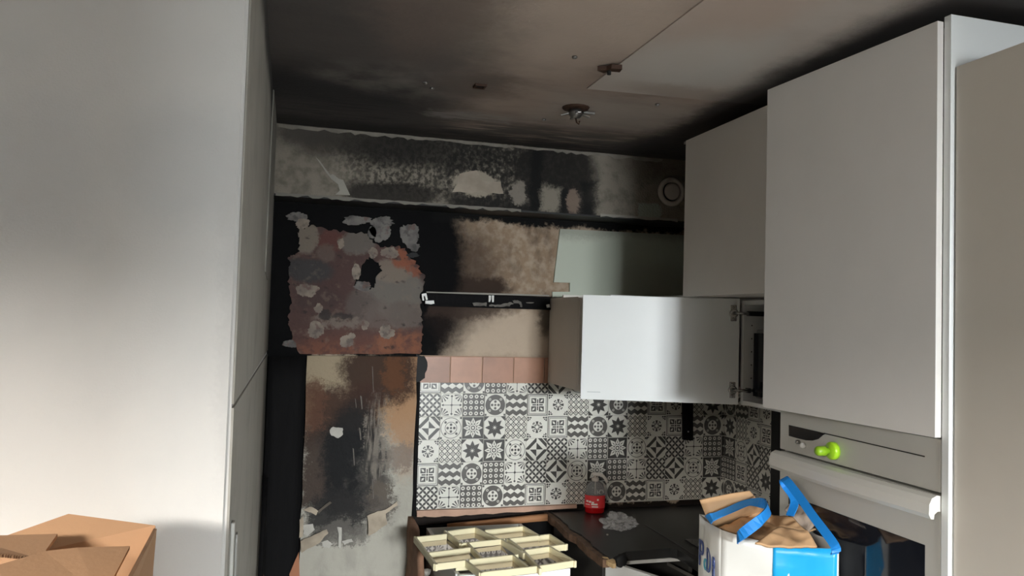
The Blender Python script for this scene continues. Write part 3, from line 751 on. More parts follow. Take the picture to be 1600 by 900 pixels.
tube('screw', [(1.857, BACK-0.034, 1.42), (1.857, BACK-0.04, 1.42)], 0.004, mat_steel, t)

# ---------------------------------------------------------------- ledge, batten and rubble at the foot of the back wall
tag(slab('broken_plaster_ledge', [(x, BACK, z) for x, z in jag([(0.56, 0.926), (1.30, 0.926), (1.30, 0.910), (1.0, 0.903), (0.8, 0.898), (0.66, 0.897), (0.56, 0.902)], 0.003, 6, 8)], 0.03, plain('pink_bare_plaster', (196, 160, 138), 0.9, var=0.25, scale=12, bump=0.4), None, (0, -1, 0)),
    'broken pinkish plaster ledge under the patterned backsplash', 'plaster ledge')
t = thing('scorched_batten', (0.9, BACK-0.05, 0.80), 'scorched brown wooden batten on wall behind cream lattice door', 'batten')
mat_batten = plain('scorched_brown_wood', (168, 118, 78), 0.7, var=0.4, scale=10, bump=0.5, stretch=(0.3, 3, 3))
quadslab('batten', (0.69, BACK-0.05, 0.850), (1.145, BACK-0.05, 0.870), (1.145, BACK-0.05, 0.898), (0.69, BACK-0.05, 0.872), 0.02, mat_batten, t, 12, 2, 0.006)
quadslab('charred_backing', (0.55, BACK-0.035, 0.6), (1.17, BACK-0.035, 0.6), (1.17, BACK-0.035, 0.875), (0.55, BACK-0.035, 0.86), 0.014, mat_char, t, 8, 4, 0.004)
t = thing('broken_masonry_edge', (0.5, 3.2, 0.0), 'broken terracotta and plaster edge beside cream lattice door', 'masonry')
mat_rub = plain('crumbled_terracotta', (150, 112, 88), 0.9, var=0.4, scale=16, bump=0.8, bscale=30)
quadslab('masonry_edge', (0.542, 3.39, 0.0), (0.548, 3.05, 0.0), (0.548, 3.10, 0.86), (0.542, 3.39, 0.905), 0.02, mat_rub, t, 6, 14, 0.012)
for i in range(7):
    a = random.uniform(3.1, 3.38); zz = 0.55+0.05*i
    bm = bmesh.new(); bmesh.ops.create_icosphere(bm, subdivisions=1, radius=0.018)
    for q in bm.verts: q.co *= random.uniform(0.7, 1.25)
    bmesh.ops.translate(bm, vec=(0.562, a, zz), verts=bm.verts)
    link('rubble_piece', fin(bm, 'rubble_piece'), mat_rub if i % 2 else mat_flake2, t)

# ---------------------------------------------------------------- cabinets
mat_cab = plain('satin_off_white_front', (222, 218, 212), 0.38, var=0.03)
mat_cabw = plain('glossy_white_laminate', (230, 232, 230), 0.3, var=0.02)
mat_side = plain('grey_beige_side_panel', (226, 220, 211), 0.5, var=0.08, scale=4)
mat_in = plain('white_carcass_board', (212, 212, 208), 0.5, var=0.04)
mat_chrome = plain('nickel_hinge_metal', (176, 174, 170), 0.25, 0.95, 0.1)
ZB, ZT = 1.472, 1.872
# corner wall cabinet on the back wall
cx0, cy0 = 1.147, BACK-0.385
t = thing('corner_wall_cabinet', (1.6, BACK, ZB), 'grey-beige corner wall cabinet on back wall behind the open white door', 'cabinet')
box('side_panel', cx0, cx0+0.016, cy0, BACK-0.014, ZB+0.012, ZT, mat_side, t, 0.001)
box('top_panel', cx0+0.016, RIGHT-0.002, cy0, BACK-0.014, ZT-0.016, ZT, mat_in, t, 0.001)
box('bottom_panel', cx0+0.016, RIGHT-0.002, cy0, BACK-0.014, ZB+0.012, ZB+0.028, mat_in, t, 0.001)
box('front_panel', cx0, 1.62, cy0-0.020, cy0-0.002, ZB+0.014, ZT-0.004, mat_side, t, 0.0015)
box('top_strip', cx0, 1.30, BACK-0.20, BACK-0.185, ZT, ZT+0.012, mat_side, t, 0.001)
box('top_strip', 1.30, 1.62, cy0+0.02, cy0+0.036, ZT, ZT+0.014, mat_cabw, t, 0.001)
# microwave wall cabinet on the right wall with door swung open
mx = 1.655; hy = 2.618
t = thing('microwave_wall_cabinet', (1.86, 2.33, ZB), 'white wall cabinet holding microwave, its glossy white door swung wide open', 'cabinet')
box('side_panel', mx, RIGHT-0.002, hy-0.016, hy, ZB, ZT-0.006, mat_in, t, 0.001)
box('side_panel', mx, RIGHT-0.002, 2.036, 2.052, ZB, ZT-0.006, mat_in, t, 0.001)
box('bottom_panel', mx, RIGHT-0.002, 2.052, hy-0.016, ZB, ZB+0.016, mat_in, t, 0.001)
box('top_panel', mx, RIGHT-0.002, 2.052, hy-0.016, ZT-0.022, ZT-0.006, mat_in, t, 0.001)
box('back_panel', RIGHT-0.008, RIGHT-0.003, 2.052, hy-0.016, ZB+0.016, ZT-0.022, mat_in, t)
dA = Vector((1.636, 2.602, 0)); dB = Vector((1.079, 2.806, 0))
dd = (dB-dA); L = dd.length; ang = math.atan2(dd.y, dd.x)
md = Matrix.Translation((dA.x, dA.y, 0)) @ Matrix.Rotation(ang, 4, 'Z')     # local x runs from hinge to free edge, local +y faces the room
door = box('door', 0.0, L, -0.018, 0.0, ZB, ZT, mat_cabw, t, 0.0015, md)
box('edge_label', L-0.075, L-0.025, 0.0, 0.0006, ZB+0.028, ZB+0.030, plain('grey_print', (170, 176, 176), 0.5, var=0), door, 0, md)
def hinge(z):
    hg = boxes('hinge', [(0.012, 0.034, 0.0, 0.004, z-0.03, z+0.03)], mat_chrome, door, 0.001, md)
    lathe('hinge_cup', [(0.0165, 0.0), (0.0165, 0.006), (0.012, 0.007), (0.001, 0.004)], mat_chrome, hg, md @ Matrix.Translation((0.022, 0.0, z)) @ Matrix.Rotation(math.radians(-90), 4, 'X'), 20)
    tube('hinge_arm', [md @ Vector((0.020, 0.010, z)), md @ Vector((0.004, 0.022, z)), Vector((1.66, 2.585, z)), Vector((1.70, 2.590, z))], 0.006, mat_chrome, hg)
    box('hinge_plate', 1.664, 1.76 if z > 1.7 else 1.676, 2.578, 2.601, z-0.009, z+0.009, plain('black_hinge_cover', (40, 40, 42), 0.4, var=0), hg, 0.002)
    for dz in (-0.022, 0.022): lathe('hinge_screw', [(0.005, 0), (0.005, 0.002), (0.001, 0.0025)], mat_chrome, hg, md @ Matrix.Translation((0.024, 0.004, z+dz)) @ Matrix.Rotation(math.radians(-90), 4, 'X'), 10)
hinge(ZT-0.055); hinge(ZB+0.055)
for k in range(5): lathe('peg_hole', [(0.003, 0), (0.001, 0.0006)], mat_dark, t, Matrix.Translation((1.69, hy-0.016, ZB+0.10+0.05*k)) @ Matrix.Rotation(math.radians(90), 4, 'X'), 8)
t = thing('microwave_oven', (1.88, 2.33, ZB+0.016), 'dark glass-fronted microwave inside the open wall cabinet', 'microwave')
mat_silver = plain('brushed_silver', (150, 150, 150), 0.35, 0.6, 0.1)
box('casing', 1.690, 2.06, 2.09, 2.574, ZB+0.030, ZB+0.285, mat_silver, t, 0.004)
box('glass_door', 1.678, 1.690, 2.20, 2.572, ZB+0.036, ZB+0.272, plain('navy_black_glass', (18, 20, 26), 0.1, var=0), t, 0.002)
box('control_panel', 1.678, 1.690, 2.10, 2.195, ZB+0.036, ZB+0.272, plain('dark_grey_control_panel', (50, 50, 52), 0.3, var=0), t, 0.002)
for yy in (2.12, 2.53):
    for xx in (1.76, 2.03): lathe('foot', [(0.012, 0), (0.012, 0.0145)], mat_dark, t, Matrix.Translation((xx, yy, ZB+0.016)), 12)
# upper cabinet
FX = 1.42
t = thing('upper_wall_cabinet', (1.75, 2.34, 1.874), 'deep off-white upper cabinet above microwave cabinet, flat closed door', 'cabinet')
box('carcass', FX+0.02, RIGHT-0.002, 2.05, 2.645, 1.878, 2.455, mat_side, t, 0.001)
box('door', FX, FX+0.018, 2.047, 2.648, 1.874, 2.468, mat_cab, t, 0.0012)
slab('torn_trim', [(1.44, 2.70, 2.466), (1.445, 2.646, 2.462), (1.48, 2.646, 2.462), (1.48, 2.66, 2.466), (1.46, 2.69, 2.466)], 0.01, mat_pale, t, (0, 0, 1))
tag(box('plinth_board', 1.60, RIGHT-0.004, 2.66, SOFF-0.01, 1.875, 1.893, mat_in, None, 0.001), 'white board lying on top of the corner cabinet by upper cabinet', 'board')
# tall oven cabinet
ty0, ty1 = 1.43, 2.033
t = thing('tall_oven_cabinet', (1.75, 1.73, 0.0), 'tall off-white oven cabinet with upper door slightly ajar', 'cabinet')
box('side_panel', FX-0.002, RIGHT-0.002, ty0-0.022, ty0-0.002, 0.0, 2.492, mat_cabw, t, 0.0012)
box('side_panel', FX+0.02, RIGHT-0.002, ty1-0.016, ty1, 0.0, 2.48, mat_side, t, 0.001)
box('top_panel', FX+0.02, RIGHT-0.002, ty0, ty1-0.016, 2.462, 2.478, mat_in, t, 0.001)
box('shelf', FX+0.02, RIGHT-0.002, ty0, ty1-0.016, 1.532, 1.548, mat_in, t, 0.001)
box('shelf', FX+0.02, RIGHT-0.002, ty0, ty1-0.016, 0.885, 0.905, mat_in, t, 0.001)
mdr = Matrix.Translation((FX-0.001, ty0, 0)) @ Matrix.Rotation(math.radians(4.5), 4, 'Z')
box('door', -0.0185, 0.0, 0.0, 0.596, 1.531, 2.482, mat_cab, t, 0.0012, mdr)
box('lower_door', FX, FX+0.018, ty0+0.001, ty1-0.003, 0.10, 0.88, mat_cab, t, 0.0012)
# built-in oven
mat_oven = plain('cream_white_oven_enamel', (196, 194, 186), 0.3, var=0.03)
mat_ovenhandle = plain('pearl_handle_plastic', (214, 212, 204), 0.35, var=0.05)
mat_glass = Mat('black_oven_glass', (0.012, 0.014, 0.02, 1), 0.06, 0, 0.6).m
t = thing('built_in_oven', (1.70, 1.73, 0.906), 'built-in cream-white oven with black glass window and bowed handle', 'oven')
oy0, oy1 = ty0+0.003, ty1-0.02
box('body', FX+0.024, RIGHT-0.04, oy0+0.02, oy1-0.005, 0.906, 1.50, mat_silver, t, 0.001)
oy1f = 2.030
fas = box('control_fascia', FX, FX+0.023, oy0, oy1f, 1.407, 1.527, mat_oven, t, 0.002)
def fx(px, py, X): v = WX(px, py, X); return (X, v.y, v.z)
slab('display_window', [fx(px, py, FX) for px, py in ((1233, 664), (1233, 681), (1245, 684.5), (1260, 688), (1270, 688.5), (1279, 686), (1286, 680), (1291, 677.5), (1275, 673.5))], 0.0012, plain('display_black', (24, 24, 26), 0.2, var=0), fas, (-1, 0, 0))
slab('fascia_groove', [fx(px, py, FX) for px, py in ((1288, 676.2), (1288, 677.8), (1445, 714.2), (1445, 712.4))], 0.001, plain('groove_black', (28, 27, 25), 0.4, var=0), fas, (-1, 0, 0))
mat_green = plain('lime_green_plastic', (166, 214, 40), 0.35, var=0.04)
mk = Matrix.Rotation(math.radians(-90), 4, 'Y')
kc = WX(1301, 703, FX)
kn = lathe('rotary_knob', [(0.012, 0.0), (0.012, 0.003), (0.0235, 0.004), (0.0235, 0.016), (0.021, 0.019), (0.001, 0.019)], mat_green, fas, Matrix.Translation((FX, kc.y-0.012, kc.z)) @ mk, 36)
gr = lathe('knob_grip', [(0.008, 0.019), (0.009, 0.028), (0.0135, 0.030), (0.0125, 0.052), (0.009, 0.057), (0.001, 0.058)], plain('olive_green_grip', (134, 176, 32), 0.4, var=0.04), kn, Matrix.Translation((FX, kc.y-0.006, kc.z-0.001)) @ mk, 24)
kc3 = WX(1257, 696, FX)
lathe('indicator_button', [(0.008, 0), (0.008, 0.008), (0.006, 0.012), (0.001, 0.012)], plain('bright_white_button', (240, 240, 236), 0.2, var=0), fas, Matrix.Translation((FX, kc3.y, kc3.z)) @ mk, 16)
lathe('indicator_button', [(0.006, 0), (0.006, 0.010), (0.001, 0.012)], mat_chrome, fas, Matrix.Translation((FX, kc3.y+0.024, kc3.z+0.006)) @ mk, 16)
dr = box('oven_door', FX+0.001, FX+0.023, oy0, oy1f, 0.91, 1.401, mat_oven, t, 0.002)
box('glass_window', FX-0.0005, FX+0.010, 1.476, 1.985, 0.99, 1.279, mat_glass, dr, 0.001)
# bowed handle: profile swept across the oven width
bm = bmesh.new(); prof = [(0.0, 0.024), (-0.012, 0.026), (-0.026, 0.020), (-0.033, 0.006), (-0.034, -0.016), (-0.028, -0.026), (-0.020, -0.027), (-0.018, -0.016), (-0.010, -0.010), (0.0, -0.010)]
rings = []
for i in range(25):
    u = i/24; yy = oy0-0.002 + (oy1f+0.008-oy0)*u; bow = 0.010*math.sin(math.pi*u)
    rings.append([bm.verts.new((FX+0.001+px*(1.0)-(bow if px < -0.001 else 0), yy, 1.376+pz)) for px, pz in prof])
for a, b in zip(rings, rings[1:]):
    for i in range(len(prof)-1): bm.faces.new((a[i], a[i+1], b[i+1], b[i]))
bm.faces.new(rings[0]); bm.faces.new(rings[-1])
hd = link('handle', fin(bm, 'handle', False), mat_ovenhandle, dr)
# neighbouring tall unit
nz = WX(1492, 103, FX).z
t = thing('tall_side_cabinet', (1.75, 0.9, 0.0), 'lower tall cabinet at right edge with plain beige-white door', 'cabinet')
box('carcass', FX+0.03, RIGHT-0.002, 0.80, ty0-0.026, 0.0, nz-0.01, mat_side, t, 0.001)
box('door', FX+0.008, FX+0.027, 0.80, ty0-0.027, 0.10, nz, plain('warm_off_white_front', (214, 207, 195), 0.4, var=0.03), t, 0.0012)

# ---------------------------------------------------------------- worktop and base cabinets
mat_top = Mat('matt_black_worktop', s2l((34, 34, 35)), 0.33, 0, 0.5)
mat_top.mix(mat_top.noise(5, 4).ss(0.45, 0.75)*0.5, s2l((46, 48, 46))); mat_top = mat_top.m
mat_chip = plain('burnt_chipboard_edge', (110, 84, 64), 0.9, var=0.5, scale=30, bump=0.8, bscale=80)
t = thing('black_worktop', (1.7, 3.0, 0.862), 'black corner worktop with burnt broken left edge', 'worktop')
rnd = random.Random(5)
le = [(1.168+rnd.uniform(-0.006, 0.006)+0.003*math.sin(k*0.9), BACK-0.013-(BACK-0.013-2.70)*k/14.0) for k in range(15)]
outl = le + [(1.185, 2.70), (1.26, 2.755), (1.45, 2.765), (1.47, 2.745), (1.47, 2.06), (RIGHT-0.032, 2.06), (RIGHT-0.032, BACK-0.013)]
slab('top', [(a, b, 0.900) for a, b in outl], 0.036, mat_top, t, (0, 0, -1))
chip = le + [(a-0.022-rnd.uniform(0, 0.008), b) for a, b in le[::-1]]
slab('broken_edge', [(a, b, 0.893-0.0) for a, b in chip], 0.03, mat_chip, t, (0, 0, -1))
slab('raw_chip', [(1.150, 2.725, 0.896), (1.158, 2.69, 0.888), (1.170, 2.672, 0.884), (1.181, 2.668, 0.886), (1.186, 2.690, 0.893), (1.175, 2.712, 0.897)], 0.016, plain('pale_raw_chipboard', (190, 160, 116), 0.9, var=0.4, scale=40, bump=0.8), t, (0, 0, -1))
box('joint_strip', 1.498, 1.506, 2.06, 3.1, 0.900, 0.9025, plain('dark_steel_joint', (70, 70, 72), 0.3, 0.7), t, 0.0005)
box('hob_plate', 1.56, 1.98, 2.30, 2.85, 0.900, 0.906, plain('black_hob_glass', (14, 14, 15), 0.12, var=0), t, 0.002)
# base cabinet under the corner, its door open
t = thing('base_corner_cabinet', (1.3, 2.78, 0.0), 'white base cabinet under black worktop with its door standing open', 'cabinet')
bx0, bx1 = 1.20, 1.55
by = 2.80
mat_dkin = plain('dark_grey_carcass', (60, 58, 55), 0.7, var=0.2)  # dark grey board for the base cabinet carcasses
box('side_panel', bx0-0.016, bx0, by, BACK-0.05, 0.10, 0.862, mat_dkin, t)
box('side_panel', bx1, bx1+0.016, by, BACK-0.05, 0.10, 0.862, mat_dkin, t)
box('bottom_panel', bx0, bx1, by, BACK-0.05, 0.10, 0.116, mat_dkin, t)
box('back_panel', bx0, bx1, BACK-0.055, BACK-0.05, 0.116, 0.862, mat_dkin, t)
box('top_rail', bx0+0.02, bx1, by-0.03, by, 0.846, 0.860, mat_in, t, 0.001)
hA = WZ(946, 876, 0.862); hB = WZ(1030, 903, 0.862)
a2 = math.atan2(hB.y-hA.y, hB.x-hA.x)
mbd = Matrix.Translation((hA.x, hA.y, 0)) @ Matrix.Rotation(a2, 4, 'Z')
dr2 = box('door', 0.0, 0.395, 0.0, 0.019, 0.10, 0.862, mat_cabw, t, 0.002, mbd)
box('inner_edge', 0.02, 0.39, 0.019, 0.034, 0.12, 0.850, mat_in, dr2, 0.002, mbd)
lathe('corner_bumper', [(0.024, 0.0), (0.024, 0.012), (0.02, 0.018), (0.001, 0.019)], mat_dark, t, Matrix.Translation((1.222, 2.726, 0.878)) @ Matrix.Rotation(math.radians(90), 4, 'X'), 24)
quadslab('drawer_runner', WZ(1042, 878, 0.82), WZ(1095, 905, 0.82), WZ(1095, 911, 0.81), WZ(1042, 883, 0.81), 0.004, plain('grey_runner', (120, 116, 110), 0.4, 0.5), t, 2, 2)
t = thing('base_right_cabinet', (1.8, 2.4, 0.0), 'base cabinet under black worktop along right wall, hidden by shopping bag', 'cabinet')
box('carcass', 1.59, RIGHT-0.032, 2.06, 2.76, 0.0, 0.862, mat_dkin, t)
box('door', 1.572, 1.589, 2.065, 2.755, 0.10, 0.858, mat_cab, t, 0.0012)

# white base unit carrying the lattice door
ZL = 0.905
bx = [WZ(700, 893, 0.872), WZ(886, 879, 0.872)]
t = thing('white_base_unit', (0.8, 3.0, 0.0), 'white base unit without worktop under the cream lattice door', 'cabinet')
ub = 2.72
box('side_panel', 0.592, 0.608, ub, 3.33, 0.0, 0.868, mat_in, t, 0.001)
box('side_panel', 1.00, 1.016, ub, 3.33, 0.0, 0.868, mat_in, t, 0.001)
box('front_panel', 0.60, 1.016, ub-0.020, ub-0.001, 0.08, 0.868, mat_cabw, t, 0.002)
box('back_panel', 0.608, 1.00, 3.325, 3.33, 0.0, 0.868, mat_in, t)
box('inner_shelf', 0.608, 1.00, ub, 3.325, 0.80, 0.816, mat_in, t, 0.001)

# ---------------------------------------------------------------- lattice glass door lying on the base unit
mat_cream = plain('cream_lacquered_wood', (232, 222, 184), 0.45, var=0.06)
mat_pane = Mat('reflective_glass_pane', s2l((196, 184, 176)), 0.05, 0.85, 0.8).m
t = thing('lattice_glass_door', (0.78, 2.9, 0.87), 'cream wooden lattice door with glass panes lying on white base unit', 'lattice door')
def lp(a, b): return WZ(620+a/5.0, 760+b/5.0, ZL)
bars = [((165, 395), (385, 372)), ((245, 520), (570, 478)), ((295, 605), (540, 577)), ((405, 350), (615, 322)), ((495, 446), (840, 410)), ((575, 572), (945, 532)), ((650, 672), (1110, 622)),
        ((700, 342), (985, 312)), ((870, 409), (1195, 375)), ((985, 500), (1330, 450)), ((1110, 622), (1390, 578)),
        ((135, 392), (300, 607)), ((370, 345), (502, 447)), ((545, 437), (660, 560)), ((535, 577), (655, 674)), ((610, 322), (790, 412)), ((815, 412), (985, 520)), ((905, 536), (1020, 628)),
        ((862, 405), (985, 500)), ((985, 500), (1112, 640)), ((985, 312), (1110, 384)), ((1190, 375), (1310, 453)), ((1195, 472), (1385, 582))]
for a, b in bars:
    P, Q = lp(*a), lp(*b); d = Q-P; ln = d.length
    mb = Matrix.Translation((P.x, P.y, 0)) @ Matrix.Rotation(math.atan2(d.y, d.x), 4, 'Z')
    box('lattice_bar', -0.004, ln+0.004, -0.001, 0.009, ZL-0.024, ZL, mat_cream, t, 0.0012, mb, 1)
cells = [((165, 400), (385, 375), (560, 480), (245, 520)), ((245, 520), (560, 480), (640, 560), (295, 605)), ((405, 350), (615, 322), (820, 415), (510, 445)), ((560, 450), (820, 418), (905, 538), (640, 560)),
         ((560, 575), (905, 538), (1110, 622), (650, 672)), ((700, 342), (985, 312), (1100, 378), (850, 405)), ((880, 408), (1195, 375), (1300, 450), (985, 500)), ((985, 505), (1195, 475), (1390, 578), (1110, 620))]
for c in cells:
    slab('glass_pane', [(lp(*q).x, lp(*q).y, ZL-0.021) for q in c], 0.004, mat_pane, t, (0, 0, -1))
# support rails under the panes so that the door bears on the unit
for yy in (2.75, 3.02):
    box('under_rail', 0.60, 1.012, yy, yy+0.03, 0.868, ZL-0.0255, mat_cream, t, 0.001)

# ---------------------------------------------------------------- soap bottle and crumpled bag on the worktop
Zc = 0.9005
bp = WZ(929, 801, Zc)
mat_clear = Mat('clear_plastic', (0.92, 0.93, 0.92, 1), 0.08, 0, 0.5)
mat_clear.b.inputs['Transmission Weight'].default_value = 0.85; mat_clear.b.inputs['IOR'].default_value = 1.25
mat_red = Mat('red_soap', s2l((190, 22, 26)), 0.15, 0, 0.5); mat_red.b.inputs['Transmission Weight'].default_value = 0.25
mat_label = plain('red_label', (222, 60, 62), 0.4, var=0.15, scale=30)
t = thing('soap_bottle', (bp.x, bp.y, Zc), 'clear pump bottle half full of red soap with red label', 'bottle')
mo = Matrix.Translation((bp.x, bp.y, Zc)) @ Matrix.Rotation(-0.28, 4, 'Z') @ Matrix.Diagonal((1.0, 0.62, 1.0, 1.0))
lathe('red_liquid', [(0.040, 0.001), (0.044, 0.006), (0.046, 0.03), (0.0455, 0.080)], mat_red.m, t, mo, 36)
lathe('bottle_shell', [(0.0455, 0.0805), (0.045, 0.095), (0.042, 0.115), (0.034, 0.132), (0.020, 0.142), (0.014, 0.146)], mat_clear.m, t, mo, 36)
lb = lathe('label', [(0.0468, 0.026), (0.0468, 0.082)], mat_label, t, mo, 36, caps=False)
mw = plain('white_label_print', (235, 225, 215), 0.5, var=0)
def band(z0, z1, a0, a1):
    bm = bmesh.new(); n = 8; A = []
    for i in range(n+1):
        a = math.radians(a0+(a1-a0)*i/n); A.append([bm.verts.new((0.0474*math.cos(a), 0.0474*math.sin(a), z)) for z in (z0, z1)])
    for p, q in zip(A, A[1:]): bm.faces.new((p[0], q[0], q[1], p[1]))
    bmesh.ops.transform(bm, matrix=mo, verts=bm.verts)
    link('label_print', fin(bm, 'label_print'), mw, lb)
for i, (z0, z1, a0, a1) in enumerate(((0.052, 0.060, 212, 228), (0.050, 0.058, 231, 246), (0.048, 0.055, 249, 262), (0.040, 0.047, 246, 282), (0.040, 0.043, 205, 238), (0.060, 0.068, 278, 288), (0.030, 0.035, 250, 285))): band(z0, z1, a0, a1)
lathe('neck_collar', [(0.015, 0.143), (0.017, 0.146), (0.017, 0.156), (0.010, 0.158), (0.006, 0.160), (0.006, 0.172)], mat_plastic_white, t, Matrix.Translation((bp.x, bp.y, Zc)), 20)
hdm = Matrix.Translation((bp.x, bp.y, Zc+0.172)) @ Matrix.Rotation(-0.5, 4, 'Z')
pu = box('pump_head', -0.014, 0.022, -0.010, 0.010, -0.004, 0.010, mat_plastic_white, t, 0.003, hdm)
tube('spout', [hdm @ Vector(q) for q in ((0.018, 0, 0.004), (0.035, 0, -0.004), (0.048, 0, -0.018), (0.054, 0, -0.032))], 0.007, mat_plastic_white, pu)
tube('dip_tube', [(bp.x, bp.y, Zc+0.085), (bp.x, bp.y, Zc+0.145)], 0.003, mat_plastic_white, t)
# crumpled clear plastic bag
def crumple(name, cx, cy, cz, rx, ry, rz, mat, label, seed):
    bm = bmesh.new(); bmesh.ops.create_icosphere(bm, subdivisions=4, radius=1.0)
    for q in bm.verts:
        n = mnoise.noise(q.co*1.6+Vector((seed, 0, 0)))*0.45 + abs(mnoise.noise(q.co*3.6+Vector((0, seed, 0))))*0.5
        k = 0.75 + n
        x, y, z = q.co*k
        q.co = Vector((cx+x*rx, cy+y*ry, max(Zc, cz+z*rz)))
    return tag(link(name, fin(bm, name), mat), label, 'plastic bag')
mat_film = Mat('crumpled_clear_film', (0.62, 0.62, 0.62, 1), 0.12, 0, 0.8); mat_film.b.inputs['Alpha'].default_value = 0.42
cpt = WZ(968, 822, Zc)
crumple('crumpled_plastic_bag', cpt.x, cpt.y, Zc+0.012, 0.075, 0.085, 0.040, mat_film.m, 'crumpled clear plastic bag on black worktop beside soap bottle', 3.7)
cq = WZ(949, 836, Zc)
tag(lathe('plaster_crumb', [(0.004, 0), (0.005, 0.003), (0.001, 0.005)], mat_flake2, None, Matrix.Translation((cq.x, cq.y, Zc)), 8, False), 'tiny pale crumb on black worktop in front of plastic bag', 'crumb')

# ---------------------------------------------------------------- shopping bag on a stool
ZR = 1.215
FL, FR, BL = WZ(1127, 828, ZR), WZ(1311, 857, ZR-0.01), WZ(1093, 803, ZR+0.0)
BR = FR + (BL-FL)
ZG = 0.84
mat_bagw = Mat('woven_white_plastic', s2l((206, 205, 199)), 0.3, 0, 0.5)
mat_bagw.mix(mat_bagw.noise(9, 4).ss(0.4, 0.8)*0.3, s2l((196, 194, 186))); mat_bagw = mat_bagw.m
mat_bagb = plain('cyan_blue_plastic', (28, 160, 220), 0.32, var=0.08)
mat_strap = plain('blue_webbing', (24, 128, 208), 0.5, var=0.08)
t = thing('shopping_bag', ((FL.x+BR.x)/2, (FL.y+BR.y)/2, ZG), 'white and blue plastic shopping bag with blue handles in front of oven', 'bag')
def bagside(name, A, Bq, mat, u0, u1, off, nx=16, nz=14, seed=0.0, sag=0.012, wr=0.010):
    A, Bq = Vector(A), Vector(Bq); nrm = (Bq-A).cross(Vector((0, 0, 1))).normalized()
    bm = bmesh.new(); L = []
    for s in (0, 1):
        g = []
        for j in range(nz+1):
            row = []
            v = j/nz
            for i in range(nx+1):
                u = u0+(u1-u0)*i/nx
                p = A*(1-u)+Bq*u
                z = ZG + (p.z - sag*math.sin(math.pi*u) - ZG)*v
                e = math.sin(math.pi*u)**0.5*min(1.0, v*8)
                f = wr*e*(mnoise.noise(Vector((u*3+seed, v*4, seed)))*1.0 + 0.7*abs(mnoise.noise(Vector((u*7+v*5, v*7-u*4, seed+4))))) + 0.008*math.sin(math.pi*u)*v
                q = Vector((p.x, p.y, z)) + nrm*(f + off - s*0.0025)
                row.append(bm.verts.new(q))
            g.append(row)
        L.append(g)
    for s in (0, 1):
        for j in range(nz):
            for i in range(nx): bm.faces.new((L[s][j][i], L[s][j][i+1], L[s][j+1][i+1], L[s][j+1][i]))
    for i in range(nx):
        for j in (0, nz): bm.faces.new((L[0][j][i], L[0][j][i+1], L[1][j][i+1], L[1][j][i]))
    for j in range(nz):
        for i in (0, nx): bm.faces.new((L[0][j][i], L[0][j+1][i], L[1][j+1][i], L[1][j][i]))
    return link(name, fin(bm, name, True), mat, t)
bagside('front_side', FL, FR, mat_bagw, 0, 1, 0, seed=1.0)
bagside('blue_panel', FL, FR, mat_bagb, 0.455, 0.985, 0.0012, seed=1.0)
bagside('text_side', BL, FL, mat_bagw, 0, 1, 0, seed=5.0, sag=0.0)
bagside('far_side', FR, BR, mat_bagw, 0, 1, 0, seed=9.0, sag=0.0)
bagside('rear_side', BR, BL, mat_bagw, 0, 1, 0, seed=13.0)
slab('bag_base', [(q.x, q.y, ZG) for q in (FL, FR, BR, BL)], 0.004, mat_bagw, t, (0, 0, 1))
# lettering on the shaded side
tdir = (FL-BL); tdir.z = 0; tdir.normalize()
tn = tdir.cross(Vector((0, 0, 1)))
sidelen = (Vector((FL.x, FL.y, 0))-Vector((BL.x, BL.y, 0))).length
def letter(ch, u, z, size, mat, sx=0.6):
    cu = bpy.data.curves.new('letter', 'FONT'); cu.body = ch; cu.size = size; cu.extrude = 0.0012
    cu.offset = 0.0006
    tmp = bpy.data.objects.new('tmp', cu); COL.objects.link(tmp)
    dg = bpy.context.evaluated_depsgraph_get(); me = bpy.data.meshes.new_from_object(tmp.evaluated_get(dg))
    bpy.data.objects.remove(tmp)
    m4 = Matrix.Identity(4)
    for i in range(3): m4[i][0] = tdir[i]*sx; m4[i][1] = (0, 0, 1)[i]; m4[i][2] = tn[i]
    pz = Vector((BL.x, BL.y, 0)) + tdir*u*sidelen + tn*0.010
    m4 = Matrix.Translation((pz.x, pz.y, z)) @ m4
    me.transform(m4); me.materials.clear()
    return link('letter', me, mat, t)
navy = plain('navy_print', (24, 50, 110), 0.4, var=0); teal = plain('teal_print', (50, 150, 170), 0.4, var=0)
letter('P', 0.15, ZR-0.135, 0.105, navy, 0.75); letter('o', 0.40, ZR-0.135, 0.066, teal, 0.75); letter('D', 0.52, ZR-0.135, 0.095, navy, 0.48); letter('R', 0.78, ZR-0.14, 0.085, navy, 0.45)
